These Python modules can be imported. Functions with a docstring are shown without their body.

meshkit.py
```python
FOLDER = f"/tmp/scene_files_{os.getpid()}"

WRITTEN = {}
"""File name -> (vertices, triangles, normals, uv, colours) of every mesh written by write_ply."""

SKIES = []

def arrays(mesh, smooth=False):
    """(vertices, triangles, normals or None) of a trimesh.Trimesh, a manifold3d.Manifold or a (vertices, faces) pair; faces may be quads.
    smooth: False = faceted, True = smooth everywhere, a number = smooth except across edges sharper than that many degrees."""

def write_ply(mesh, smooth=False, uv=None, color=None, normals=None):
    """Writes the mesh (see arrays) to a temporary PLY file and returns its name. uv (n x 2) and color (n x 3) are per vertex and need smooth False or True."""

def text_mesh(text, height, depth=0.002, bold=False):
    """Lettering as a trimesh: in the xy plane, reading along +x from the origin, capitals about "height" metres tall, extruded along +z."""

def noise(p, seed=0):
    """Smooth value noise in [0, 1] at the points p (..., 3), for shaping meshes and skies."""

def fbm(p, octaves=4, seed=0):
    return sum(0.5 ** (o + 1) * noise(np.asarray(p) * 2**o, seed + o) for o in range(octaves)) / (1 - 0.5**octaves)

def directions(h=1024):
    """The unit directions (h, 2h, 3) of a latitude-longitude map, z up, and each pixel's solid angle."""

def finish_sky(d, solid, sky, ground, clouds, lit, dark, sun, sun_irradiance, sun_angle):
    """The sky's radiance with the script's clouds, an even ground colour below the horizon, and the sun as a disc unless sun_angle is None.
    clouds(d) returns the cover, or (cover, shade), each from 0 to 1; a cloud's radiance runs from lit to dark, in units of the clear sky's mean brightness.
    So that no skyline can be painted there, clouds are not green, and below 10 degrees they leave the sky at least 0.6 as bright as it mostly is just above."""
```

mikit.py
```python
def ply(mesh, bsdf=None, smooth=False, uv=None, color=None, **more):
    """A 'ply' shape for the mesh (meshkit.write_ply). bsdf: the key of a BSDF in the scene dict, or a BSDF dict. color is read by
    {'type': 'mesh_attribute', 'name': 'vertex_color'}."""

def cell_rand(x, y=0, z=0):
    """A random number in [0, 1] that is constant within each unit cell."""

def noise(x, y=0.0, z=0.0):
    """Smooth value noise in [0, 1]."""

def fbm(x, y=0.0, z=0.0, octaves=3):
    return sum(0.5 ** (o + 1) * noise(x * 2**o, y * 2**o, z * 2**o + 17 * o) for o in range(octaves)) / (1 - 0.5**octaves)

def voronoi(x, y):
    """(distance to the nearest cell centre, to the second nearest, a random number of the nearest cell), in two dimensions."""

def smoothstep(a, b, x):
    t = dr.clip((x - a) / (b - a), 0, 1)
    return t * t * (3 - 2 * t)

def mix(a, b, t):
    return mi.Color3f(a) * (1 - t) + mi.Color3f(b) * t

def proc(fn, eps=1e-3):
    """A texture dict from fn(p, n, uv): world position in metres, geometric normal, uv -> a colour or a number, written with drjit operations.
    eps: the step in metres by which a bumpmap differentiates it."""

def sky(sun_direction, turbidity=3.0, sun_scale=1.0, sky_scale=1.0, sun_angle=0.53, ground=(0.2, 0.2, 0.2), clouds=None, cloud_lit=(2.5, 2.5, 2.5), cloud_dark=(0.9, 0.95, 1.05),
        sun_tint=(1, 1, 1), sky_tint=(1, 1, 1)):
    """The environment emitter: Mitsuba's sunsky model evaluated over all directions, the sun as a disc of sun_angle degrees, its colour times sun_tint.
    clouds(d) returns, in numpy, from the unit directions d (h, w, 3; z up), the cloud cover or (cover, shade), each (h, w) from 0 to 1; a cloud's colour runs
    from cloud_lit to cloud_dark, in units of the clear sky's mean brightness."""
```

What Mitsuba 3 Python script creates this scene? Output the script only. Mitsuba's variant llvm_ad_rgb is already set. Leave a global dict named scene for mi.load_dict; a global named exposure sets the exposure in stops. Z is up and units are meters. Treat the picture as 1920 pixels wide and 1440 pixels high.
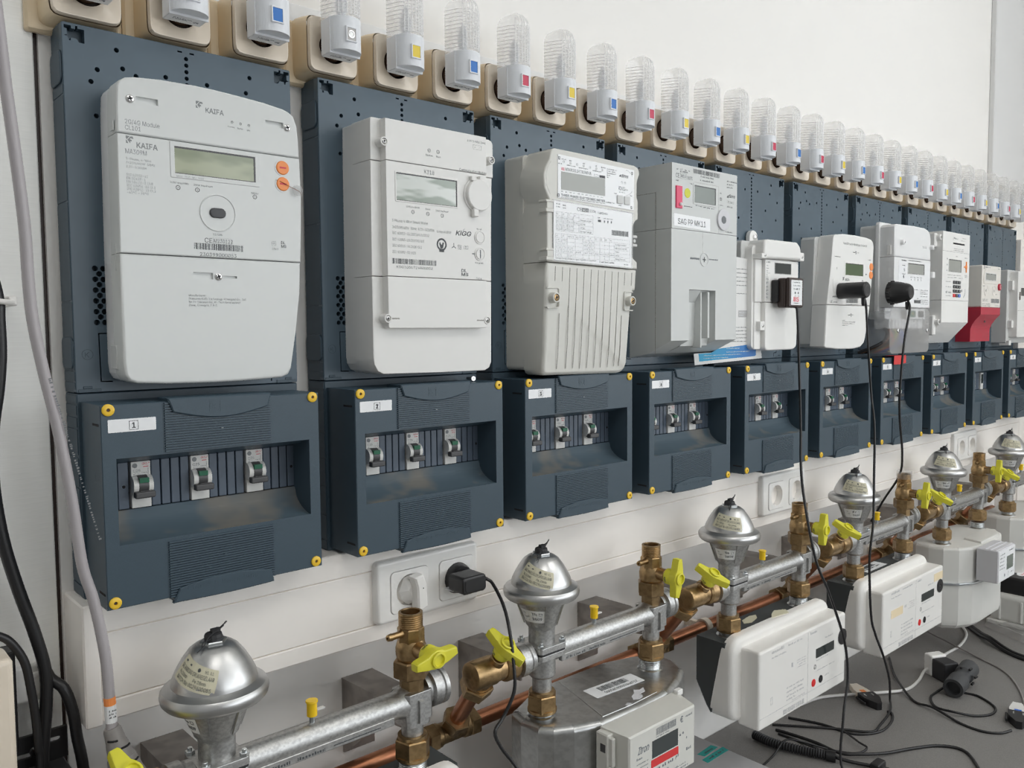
import math, random, numpy as np, trimesh, mitsuba as mi, drjit as dr, mikit, meshkit
import mapbox_earcut
from shapely.geometry import Polygon, box as sbox, Point
from shapely import affinity
T = mi.ScalarTransform4f
scene, labels = {}, {}
random.seed(5)
rng = np.random.default_rng(5)

# ------------------------------------------------------------------ camera, light, exposure
cam = np.array([-0.2181, -0.7860, 0.2412]); yaw, pitch, roll = 0.72711, -0.06288, -0.00845
fw = np.array([math.sin(yaw) * math.cos(pitch), math.cos(yaw) * math.cos(pitch), math.sin(pitch)])
rt = np.cross(fw, [0, 0, 1]); rt /= np.linalg.norm(rt); up = np.cross(rt, fw)
up = -rt * math.sin(roll) + up * math.cos(roll)
scene['camera'] = {'type': 'perspective', 'fov': 2 * math.degrees(math.atan(960 / 1550.37)), 'fov_axis': 'x', 'near_clip': 0.02,
                   'to_world': T().look_at(origin=cam.tolist(), target=(cam + fw).tolist(), up=up.tolist())}
exposure = -0.42
CEIL_LAMP = (5.2, 5.1, 4.9)      # fluorescent ceiling panels
WINDOW = (3.0, 3.15, 3.3)        # daylight through the windows opposite the wall

# ------------------------------------------------------------------ helpers (all lengths in millimetres until obj())
def numbered(k):
    if k not in scene and k not in labels: return k
    n = 1
    while f'{k}_{n:03d}' in scene or f'{k}_{n:03d}' in labels: n += 1
    return f'{k}_{n:03d}'
def thing(name, label, cat, group=None):
    k = numbered(name); labels[k] = {'label': label, 'category': cat}
    if group: labels[k]['group'] = group
    return k
def obj(name, mesh, mat, parent=None, smooth=False, label=None, cat=None, group=None, kind=None, **more):
    if isinstance(mesh, (list, tuple)): mesh = trimesh.util.concatenate(mesh)
    m = trimesh.Trimesh(np.array(mesh.vertices) * 0.001, mesh.faces, process=False)
    k = numbered(f'{parent}__{name}' if parent else name)
    scene[k] = mikit.ply(m, mat, smooth=smooth, **more)
    d = {a: b for a, b in (('label', label), ('category', cat), ('group', group), ('kind', kind)) if b}
    if d: labels[k] = d
    return k
def dup(root, dx, label, name=None, dz=0, dy=0, group=None, cat=None, swap=None):
    """A copy of a thing, with its parts, moved along the wall."""
    k = thing(name or root, label, cat or labels[root]['category'], group or labels[root].get('group'))
    tw = T().translate([dx * .001, dy * .001, dz * .001])
    for key in [q for q in scene if q.startswith(root + '__')]:
        s = {**scene[key], 'to_world': tw}
        if swap and key[len(root) + 2:] in swap:
            if swap[key[len(root) + 2:]] is None: continue
            s['bsdf'] = {'type': 'ref', 'id': swap[key[len(root) + 2:]]}
        scene[k + key[len(root):]] = s
    return k
def mesh_of(v, f): return trimesh.Trimesh(np.asarray(v, float), np.asarray(f, int), process=False)
def frame(o, U, V):
    U, V = np.array(U, float), np.array(V, float); U /= np.linalg.norm(U); N = np.cross(U, V); N /= np.linalg.norm(N); V = np.cross(N, U)
    M = np.eye(4); M[:3, 0], M[:3, 1], M[:3, 2], M[:3, 3] = U, V, N, o
    return M
def put(m, M): m = m.copy(); m.apply_transform(M); return m
def F(y=0.0, x=0.0, z=0.0): return frame((x, y, z), (1, 0, 0), (0, 0, 1))      # front faces: u = x, v = z, out = -y
def ring_inset(P, d):
    """mitre inset of a counter-clockwise ring"""
    e = np.roll(P, -1, 0) - P; e /= np.linalg.norm(e, axis=1, keepdims=True) + 1e-12
    n = np.stack([-e[:, 1], e[:, 0]], 1); a, b = np.roll(n, 1, 0), n
    s = a + b; s /= np.maximum((s * b).sum(1, keepdims=True), .25)
    return P + s * d
def rings(poly):
    poly = poly.normalize() if hasattr(poly, 'normalize') else poly
    from shapely.geometry.polygon import orient
    poly = orient(poly, 1.0)
    return [np.array(r.coords)[:-1] for r in [poly.exterior, *poly.interiors]]
def slab(poly, d0, d1, ch=0.0, n=1, back=True):
    """Polygon in (u, v) extruded along w from d0 to d1, its d1 edge bevelled by ch (n = 1 chamfer, more = rounded)."""
    if hasattr(poly, 'geoms'): return trimesh.util.concatenate([slab(g, d0, d1, ch, n, back) for g in poly.geoms if g.geom_type == 'Polygon' and g.area > .01])
    R = rings(poly)
    lay = [(0, d0), (0, d1 - ch)] + [(ch * (1 - math.cos(t)), d1 - ch + ch * math.sin(t)) for t in np.linspace(0, math.pi / 2, n + 1)[1:]] if ch else [(0, d0), (0, d1)]
    V, Fc, off, caps = [], [], 0, {}
    for ri, r in enumerate(R):
        m = len(r)
        for li, (ins, w) in enumerate(lay):
            p = ring_inset(r, ins) if ins and ri == 0 else r
            V.append(np.column_stack([p, np.full(m, w)]))
            if li: 
                a = off + (li - 1) * m + np.arange(m); b = off + (li - 1) * m + (np.arange(m) + 1) % m
                Fc.append(np.column_stack([a, b, b + m])); Fc.append(np.column_stack([a, b + m, a + m]))
        caps[ri] = (off, off + (len(lay) - 1) * m, m); off += m * len(lay)
    V = np.vstack(V)
    idx_b = np.concatenate([caps[i][0] + np.arange(caps[i][2]) for i in caps]); idx_t = np.concatenate([caps[i][1] + np.arange(caps[i][2]) for i in caps])
    tri = mapbox_earcut.triangulate_float64(np.ascontiguousarray(V[idx_t, :2]), np.cumsum([c[2] for c in caps.values()]).astype(np.uint32)).reshape(-1, 3).astype(int)
    p = V[idx_t, :2][tri]; s = np.cross(p[:, 1] - p[:, 0], p[:, 2] - p[:, 0]) < 0
    tri[s] = tri[s][:, ::-1]
    Fc.append(idx_t[tri])
    if back: Fc.append(idx_b[tri][:, ::-1])
    return mesh_of(V, np.vstack(Fc))
def pg(*pts): return Polygon(pts)
def rr(x0, x1, z0, z1, r, n=5):
    """rounded rectangle"""
    return sbox(x0 + r, z0 + r, x1 - r, z1 - r).buffer(r, quad_segs=n) if r else sbox(x0, z0, x1, z1)
def circ(x, z, r, n=6): return Point(x, z).buffer(r, quad_segs=n)
def fslab(poly, yf, yb, ch=0.0, n=1, **k): return put(slab(poly, -yb, -yf, ch, n, **k), F(0))      # front at y = yf, back at y = yb
def bx(x0, x1, y0, y1, z0, z1, c=0.0):
    if not c:
        m = trimesh.creation.box((x1 - x0, y1 - y0, z1 - z0)); m.apply_translation(((x0 + x1) / 2, (y0 + y1) / 2, (z0 + z1) / 2)); return m
    pts = [(x + sx * (c if k == 0 else 0), y + sy * (c if k == 1 else 0), z + sz * (c if k == 2 else 0)) for k2 in range(3) for k in [k2]
           for (x, sx) in ((x0, 0), (x1, 0)) for (y, sy) in ((y0, 0), (y1, 0)) for (z, sz) in ((z0, 0), (z1, 0))]
    pts = []
    for x, sx in ((x0, 1), (x1, -1)):
        for y, sy in ((y0, 1), (y1, -1)):
            for z, sz in ((z0, 1), (z1, -1)):
                pts += [(x, y + sy * c, z + sz * c), (x + sx * c, y, z + sz * c), (x + sx * c, y + sy * c, z)]
    return trimesh.Trimesh(pts, process=False).convex_hull
def rb(x0, x1, y0, y1, z0, z1, r):
    s = trimesh.creation.icosphere(2, r).vertices
    return trimesh.Trimesh(np.vstack([s + (x, y, z) for x in (x0 + r, x1 - r) for y in (y0 + r, y1 - r) for z in (z0 + r, z1 - r)]), process=False).convex_hull
def hull(pts): return trimesh.Trimesh(np.array(pts, float), process=False).convex_hull
def lathe(prof, o=(0, 0, 0), ax=(0, 0, 1), n=32):
    """prof: (radius, height) from bottom to top"""
    prof = np.array(prof, float); a = np.arange(n) * 2 * math.pi / n; m = len(prof)
    V = np.stack([prof[:, None, 0] * np.cos(a), prof[:, None, 0] * np.sin(a), np.repeat(prof[:, 1:], n, 1)], -1).reshape(-1, 3)
    i, j = np.meshgrid(np.arange(m - 1), np.arange(n), indexing='ij'); j2 = (j + 1) % n
    q = np.stack([i * n + j, i * n + j2, (i + 1) * n + j2, (i + 1) * n + j], -1).reshape(-1, 4)
    f = np.vstack([q[:, [0, 1, 2]], q[:, [0, 2, 3]]])
    ax = np.array(ax, float); ax /= np.linalg.norm(ax); h = np.array([1, 0, 0]) if abs(ax[0]) < .9 else np.array([0, 1, 0])
    u = np.cross(h, ax); u /= np.linalg.norm(u); v = np.cross(ax, u)
    M = np.eye(4); M[:3, 0], M[:3, 1], M[:3, 2], M[:3, 3] = u, v, ax, o
    return put(mesh_of(V, f), M)
def cyl(r, h0, h1, o=(0, 0, 0), ax=(0, 0, 1), n=24, c=0.0):
    return lathe([(0, h0), (r - c, h0), (r, h0 + c), (r, h1 - c), (r - c, h1), (0, h1)] if c else [(0, h0), (r, h0), (r, h1), (0, h1)], o, ax, n)
def spline(pts, sub=8):
    P = np.array(pts, float); P = np.vstack([2 * P[0] - P[1], P, 2 * P[-1] - P[-2]]); out = []
    for i in range(1, len(P) - 2):
        p0, p1, p2, p3 = P[i - 1:i + 3]
        for t in np.arange(sub) / sub:
            out.append(.5 * (2 * p1 + (p2 - p0) * t + (2 * p0 - 5 * p1 + 4 * p2 - p3) * t * t + (3 * p1 - p0 - 3 * p2 + p3) * t ** 3))
    return np.vstack([out, P[-2]])
def tube(pts, r, n=10, sub=8, cap=True):
    """a round cord through the points; r a number or one radius per sample"""
    p = spline(pts, sub) if sub > 1 else np.array(pts, float)
    t = np.gradient(p, axis=0); t /= np.linalg.norm(t, axis=1, keepdims=True) + 1e-12
    a = np.cross(t[0], [0.31, .2, .93]); a /= np.linalg.norm(a); A = []
    for k in range(len(p)):
        a = a - t[k] * (a @ t[k]); a /= np.linalg.norm(a); A.append(a)
    A = np.array(A); B = np.cross(t, A); th = np.arange(n) * 2 * math.pi / n; r = np.broadcast_to(r, (len(p),))
    V = (p[:, None] + r[:, None, None] * (np.cos(th)[None, :, None] * A[:, None] + np.sin(th)[None, :, None] * B[:, None])).reshape(-1, 3)
    i, j = np.meshgrid(np.arange(len(p) - 1), np.arange(n), indexing='ij'); j2 = (j + 1) % n
    q = np.stack([i * n + j, i * n + j2, (i + 1) * n + j2, (i + 1) * n + j], -1).reshape(-1, 4); f = [q[:, [0, 1, 2]], q[:, [0, 2, 3]]]
    if cap:
        k = len(V); e = (len(p) - 1) * n; V = np.vstack([V, p[0], p[-1]])
        f += [np.column_stack([(np.arange(n) + 1) % n, np.arange(n), np.full(n, k)]), np.column_stack([e + np.arange(n), e + (np.arange(n) + 1) % n, np.full(n, k + 1)])]
    return mesh_of(V, np.vstack(f))
def hexn(r, h0, h1, o, ax=(0, 0, 1), sides=6, c=1.2, rot=0.0):
    """a hexagon nut: flats with bevelled corners"""
    a = np.arange(sides) * 2 * math.pi / sides + rot; P = np.column_stack([np.cos(a), np.sin(a)])
    V = np.vstack([np.column_stack([P * (r - c), np.full(sides, h0)]), np.column_stack([P * r, np.full(sides, h0 + c)]), np.column_stack([P * r, np.full(sides, h1 - c)]), np.column_stack([P * (r - c), np.full(sides, h1)])])
    m = hull(V); ax = np.array(ax, float); ax /= np.linalg.norm(ax); hh = np.array([1., 0, 0]) if abs(ax[0]) < .9 else np.array([0, 1., 0])
    u = np.cross(hh, ax); u /= np.linalg.norm(u); v = np.cross(ax, u); M = np.eye(4); M[:3, 0], M[:3, 1], M[:3, 2], M[:3, 3] = u, v, ax, o
    return put(m, M)
def thread(r, h0, h1, pitch=1.6, dep=.55, hole=None):
    p = [(0 if hole is None else hole, h0), (r, h0)]; h = h0
    while h < h1 - pitch: p += [(r, h + .15 * pitch), (r - dep, h + .5 * pitch), (r, h + .85 * pitch)]; h += pitch
    p += [(r, h1 - .3), (r - .4, h1)]
    p += [(0, h1)] if hole is None else [(hole + .3, h1), (hole, h1 - 1), (hole, h1 - 14), (0, h1 - 14)]
    return p
_tc = {}
def text(s, h, bold=False):
    k = (s, bold)
    if k not in _tc: _tc[k] = meshkit.text_mesh(s, 1.0, .02, bold)
    m = _tc[k].copy(); b = m.bounds; m.apply_translation((-b[0][0], 0, 0)); m.apply_scale(h); return m
class Print:
    """flat print on a face: u to the right, v up, lying just proud of it"""
    def __init__(s, M): s.M, s.m = M, []
    def add(s, m): s.m.append(put(m, s.M))
    def t(s, txt, u, v, h, w=None, bold=False, centre=False, rot=0, shear=0):
        m = text(txt, h, bold); m.vertices[:, 2] *= .12 / max(1e-6, m.vertices[:, 2].max())
        if w: m.vertices[:, 0] *= w / m.vertices[:, 0].max()
        if shear: m.vertices[:, 0] += shear * m.vertices[:, 1]
        if centre: m.vertices[:, 0] -= m.vertices[:, 0].max() / 2
        if rot: m.apply_transform(trimesh.transformations.rotation_matrix(rot, (0, 0, 1)))
        m.apply_translation((u, v, 0)); s.add(m); return s
    def r(s, u0, u1, v0, v1): s.add(slab(sbox(min(u0, u1), min(v0, v1), max(u0, u1), max(v0, v1)), 0, .12, back=False)); return s
    def o(s, u0, u1, v0, v1, w=.3): s.add(slab(sbox(u0, v0, u1, v1).difference(sbox(u0 + w, v0 + w, u1 - w, v1 - w)), 0, .12, back=False)); return s
    def p(s, poly): s.add(slab(poly, 0, .12, back=False)); return s
    def c(s, u, v, r, w=None): s.p(circ(u, v, r) if w is None else circ(u, v, r).difference(circ(u, v, r - w))); return s
    def code(s, u0, u1, v0, v1, seed=1):
        g = random.Random(seed); u = u0
        while u < u1:
            w = g.choice((.3, .3, .6, .9)) * (u1 - u0) / 48 * 1.3
            s.r(u, min(u + w, u1), v0, v1); u += w + g.choice((.3, .3, .6)) * (u1 - u0) / 48 * 1.3
        return s
    def fuzz(s, u, v, w, h, seed=0):
        """print too small to read: broken strokes in the rhythm of words"""
        g = random.Random(seed * 7 + int(u * 3) + int(v * 11)); x = u
        while x < u + w:
            l = g.uniform(.5, 1.1) * h
            s.r(x, min(x + l * .7, u + w), v, v + h * g.choice((.7, .7, 1))); x += l + (h * .9 if g.random() < .2 else h * .12)
        return s
    def put(s, parent, mat='ink', name='printed_text', label=None): return obj(name, s.m, mat, parent, label=label)
def cross_screw(parent, x, y, z, r, name='screw', mat='chrome'):
    """a pan-head screw seen from the front, its cross slot cut in"""
    hd = lathe([(0, -2), (r, -2), (r, .5), (r * .8, 1.1), (r * .35, 1.3), (r * .22, .5), (0, .4)], (x, y, z), (0, -1, 0), 16)
    k = obj(name, hd, mat, parent, smooth=40)
    obj('cross_slot', [put(slab(sbox(-r * .6, -r * .14, r * .6, r * .14), .9, 1.36), frame((x, y, z), (1, 0, .35), (-.35, 0, 1))), put(slab(sbox(-r * .14, -r * .6, r * .14, r * .6), .9, 1.36), frame((x, y, z), (1, 0, .35), (-.35, 0, 1)))], 'dark_hole', k)
    return k
def hole(parent, x, y, z, r, name='indicator_lamp', mat='smoke'):
    return obj(name, lathe([(0, -.3), (r, -.3), (r, .15), (r * .72, .15), (r * .72, -.1), (0, .05)], (x, y, z), (0, -1, 0), 12), mat, parent, smooth=30)

# ------------------------------------------------------------------ materials
def P(name, rgb, rough=.5, metal=0.0, spec=.5, tex=None, **k):
    c = tex if tex is not None else {'type': 'rgb', 'value': list(rgb)}
    b = {'type': 'principled', 'base_color': c, 'roughness': rough, 'specular': spec, **k}
    if metal: b['metallic'] = metal
    scene[name] = {'type': 'twosided', 'b': b}
def srgb(*c): return [((v / 255 + .055) / 1.055) ** 2.4 if v > 10 else v / 255 / 12.92 for v in c]
N = mikit
P('paint_white', (.80, .79, .77), .7, tex=mikit.proc(lambda p, n, uv: mi.Color3f(.81, .795, .77) * (.985 + .03 * N.fbm(p.x * 5, p.y * 5, p.z * 5))))
P('paint_left', (.74, .74, .72), .35, tex=mikit.proc(lambda p, n, uv: mi.Color3f(.88, .875, .84) * (.93 + .05 * N.noise(p.x * 60, p.y * 9, p.z * 1400) + .05 * N.noise(p.x * 9, 0, p.z * 6))))
P('paint_boxing', (.68, .68, .68), .7)
P('ceiling_white', (.8, .8, .78), .8)
P('floor_grey', (.25, .24, .23), .5)
P('room_grey', (.42, .42, .42), .7)
P('table_grey', (.17, .165, .165), .55, tex=mikit.proc(lambda p, n, uv: mi.Color3f(.185, .178, .170) * (.9 + .2 * N.noise(p.x * 900, p.y * 900, 0)) * (.93 + .12 * N.fbm(p.x * 7, p.y * 7, 0))))
P('duct_white', (.86, .82, .775), .3)
P('socket_white', (.80, .79, .765), .16)
P('kaifa_white', (.60, .615, .605), .28)
P('kigg_white', (.70, .695, .675), .38)
P('mikro_grey', (.60, .595, .555), .4)
P('sag_grey', (.56, .575, .565), .42)
P('meter_white', (.76, .755, .735), .35)
P('meter_cool', (.73, .735, .735), .3)
P('meter_shell', (.58, .585, .575), .45)
P('meter_cream', (.72, .69, .64), .4)
P('meter_red', (.42, .022, .045), .42)
P('gas_white', (.74, .725, .695), .35)
P('gas_pale', (.62, .615, .585), .4)
P('gas_dark', (.045, .052, .054), .5)
P('index_lilac', (.58, .58, .605), .45)
P('navy', (.05, .08, .105), .42, tex=mikit.proc(lambda p, n, uv: mi.Color3f(.038, .064, .086) * (.92 + .16 * N.noise(p.x * 1500, p.y * 1500, p.z * 1500))))
P('navy_board', (.07, .11, .14), .36, tex=mikit.proc(lambda p, n, uv: mi.Color3f(.064, .098, .128) * (.9 + .14 * N.fbm(p.x * 30, p.y * 30, p.z * 30)) + mi.Color3f(.16, .17, .18) * N.smoothstep(.80, .86, N.noise(p.x * 420, p.y * 420, p.z * 420) * N.fbm(p.x * 24 + 3, 1.5, p.z * 24))))
P('navy_dusty', (.06, .09, .11), .7, tex=mikit.proc(lambda p, n, uv: N.mix(mi.Color3f(.055, .085, .108), mi.Color3f(.20, .17, .13), N.smoothstep(.45, .8, N.fbm(p.x * 28, p.y * 40, 2.0)) * .55)))
P('navy_strip', (.075, .10, .135), .4)
P('cream', (.72, .635, .525), .22)
P('cream_old', (.62, .505, .345), .4)
P('recess_brown', (.055, .03, .018), .5)
P('lamp_white', (.69, .71, .74), .32)
P('black', (.012, .012, .013), .38)
P('black_matt', (.022, .022, .024), .6)
P('charcoal', (.045, .047, .05), .45)
P('dark_hole', (.01, .01, .012), .8)
P('brown_black', (.03, .017, .013), .4)
P('smoke', (.05, .05, .05), .3)
P('ink', (.06, .065, .07), .6)
P('ink_soft', (.16, .17, .18), .6)
P('ink_faint', (.44, .44, .44), .6)
P('ink_grey', (.22, .23, .235), .6)
P('ink_red', (.55, .05, .07), .5)
P('ink_white', (.7, .72, .74), .6)
P('groove', (.30, .29, .27), .6)
P('lcd_green', (.24, .27, .18), .12, tex=mikit.proc(lambda p, n, uv: N.mix(mi.Color3f(.22, .25, .165), mi.Color3f(.36, .385, .27), N.smoothstep(.35, .7, N.fbm(p.x * 25, 0, p.z * 60)))))
P('lcd_pale', (.38, .42, .38), .1, tex=mikit.proc(lambda p, n, uv: N.mix(mi.Color3f(.30, .345, .30), mi.Color3f(.62, .65, .62), N.smoothstep(.45, .62, N.fbm(p.x * 18, 0, p.z * 75)))))
P('lcd_grey', (.30, .31, .285), .15)
P('lcd_teal', (.13, .155, .135), .1)
P('lcd_lime', (.07, .11, .05), .15)
P('lcd_dark', (.03, .037, .036), .1)
P('orange', (.80, .26, .07), .4)
P('knob_yellow', (.78, .50, .035), .35)
P('tap_yellow', (.66, .62, .045), .35)
P('cap_yellow', (.80, .52, .01), .35)
P('sticker_red', (.52, .035, .085), .4)
P('sticker_yellow', (.72, .55, .05), .4)
P('sticker_blue', (.02, .15, .48), .4)
P('sensor_clear', (.45, .44, .43), .15)
P('red_bright', (.62, .03, .03), .35)
P('pink', (.68, .06, .14), .4)
P('lime', (.55, .58, .02), .4)
P('teal', (.02, .32, .29), .5)
P('paper_white', (.72, .72, .71), .7)
P('paper_cream', (.58, .55, .41), .6)
P('paper_stain', (.74, .62, .42), .6)
P('label_white', (.78, .79, .80), .25)
P('film_blue', (.02, .22, .50), .5, tex=mikit.proc(lambda p, n, uv: N.mix(mi.Color3f(.02, .33, .55), mi.Color3f(.035, .16, .44), N.smoothstep(.90, 1.06, p.x))))
P('cable_grey', (.36, .335, .345), .4)
P('cable_white', (.62, .61, .59), .45)
P('plug_grey', (.24, .225, .215), .5)
P('case_grey', (.36, .36, .365), .45)
P('green_mark', (.0, .11, .05), .35)
P('toggle_grey', (.06, .06, .062), .4)
P('breaker_white', (.66, .655, .63), .4)
P('wire_blue', (.03, .12, .5), .4)
P('wire_brown', (.16, .07, .03), .4)
P('wire_green', (.35, .45, .03), .4)
def metal(name, a, b, r0, r1, f=120):
    scene[name] = {'type': 'twosided', 'b': {'type': 'principled', 'metallic': 1.0, 'specular': .5,
        'base_color': mikit.proc(lambda p, n, uv: N.mix(mi.Color3f(*a), mi.Color3f(*b), N.smoothstep(.3, .75, N.fbm(p.x * f, p.y * f, p.z * f)))),
        'roughness': mikit.proc(lambda p, n, uv: r0 + (r1 - r0) * N.fbm(p.x * f * .7 + 9, p.y * f * .7, p.z * f * .7))}}
metal('aluminium', (.60, .60, .595), (.52, .52, .515), .30, .42, 60)
metal('cast_aluminium', (.54, .54, .53), (.42, .42, .415), .36, .52, 420)
metal('tin_plate', (.55, .555, .55), (.45, .455, .45), .28, .42, 130)
metal('brass', (.44, .30, .155), (.34, .225, .11), .30, .44, 200)
metal('brass_dull', (.34, .235, .125), (.25, .165, .085), .36, .5, 160)
metal('copper', (.50, .22, .12), (.38, .155, .085), .28, .42, 40)
metal('zinc', (.66, .69, .70), (.48, .51, .53), .15, .32, 90)
metal('steel_bracket', (.40, .37, .345), (.30, .275, .26), .38, .5, 60)
P('chrome', (.72, .72, .71), .18, 1.0)
scene['clear_pane'] = {'type': 'thindielectric', 'int_ior': 1.49}
scene['clear_dome'] = {'type': 'blendbsdf', 'weight': .22, 'a': {'type': 'thindielectric', 'int_ior': 1.5},
                       'b': {'type': 'principledthin', 'base_color': {'type': 'rgb', 'value': [.90, .90, .895]}, 'roughness': .22, 'diff_trans': 1.15, 'spec_trans': 0.0, 'eta': 1.5}}
scene['dome_rib'] = {'type': 'blendbsdf', 'weight': .62, 'a': {'type': 'thindielectric', 'int_ior': 1.5},
                     'b': {'type': 'principledthin', 'base_color': {'type': 'rgb', 'value': [.93, .93, .93]}, 'roughness': .15, 'diff_trans': .8, 'spec_trans': 0.0, 'eta': 1.6}}
scene['clear_cover'] = {'type': 'blendbsdf', 'weight': .16, 'a': {'type': 'thindielectric', 'int_ior': 1.5},
                        'b': {'type': 'principledthin', 'base_color': {'type': 'rgb', 'value': [.7, .7, .7]}, 'roughness': .2, 'diff_trans': 1.0, 'spec_trans': 0.0, 'eta': 1.5}}

# ------------------------------------------------------------------ the room
def struct(name, mesh, mat, **k): return obj(name, mesh, mat, kind='structure', **k)
WY = 100.0                        # the wall plane
struct('wall_front', bx(-20.5, 2720, WY, WY + 120, -1200, 1750), 'paint_white')
struct('wall_left', bx(-1400, -25, WY - 2, WY + 120, -1200, 1750, 1), 'paint_left')
struct('trim_1', bx(-25, -20.5, WY + 6, WY + 120, -1200, 1750), 'brown_black')
struct('trim_2', bx(2400, 2720, WY - 14, WY, 655, 1750, 2), 'paint_boxing')
struct('wall_right', bx(2720, 2850, -3600, WY + 120, -1200, 1750), 'paint_white')
struct('wall_side', bx(-1520, -1400, -3600, WY + 120, -1200, 1750), 'room_grey')
struct('wall_back', bx(-1520, 2850, -3720, -3600, -1200, 1750), 'room_grey')
struct('floor', bx(-1520, 2850, -3720, WY + 120, -1260, -1200), 'floor_grey')
struct('ceiling', bx(-1520, 2850, -3720, WY + 120, 1750, 1820), 'ceiling_white')
for k, (x0, x1) in enumerate(((250, 1350), (1500, 2600))):
    struct(f'window_{k + 1}', bx(x0, x1, -3600, -3588, -150, 1450), 'meter_white', emitter={'type': 'area', 'radiance': {'type': 'rgb', 'value': list(WINDOW)}})
struct('window_3', bx(2708, 2720, -3200, -1250, -150, 1450), 'meter_white', emitter={'type': 'area', 'radiance': {'type': 'rgb', 'value': list(WINDOW)}})
for k, (x0, x1, y0, y1) in enumerate(((-900, 300, -1750, -1150), (900, 2100, -1750, -1150))):
    t = thing('ceiling_lamp', f'flat white ceiling lamp panel, {("nearer the left wall", "nearer the right wall")[k]}', 'lamp')
    obj('housing', bx(x0 - 30, x1 + 30, y0 - 30, y1 + 30, 1735, 1750), 'meter_white', t)
    obj('diffuser', bx(x0, x1, y0, y1, 1722, 1735), 'meter_white', t, emitter={'type': 'area', 'radiance': {'type': 'rgb', 'value': list(CEIL_LAMP)}})

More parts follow.
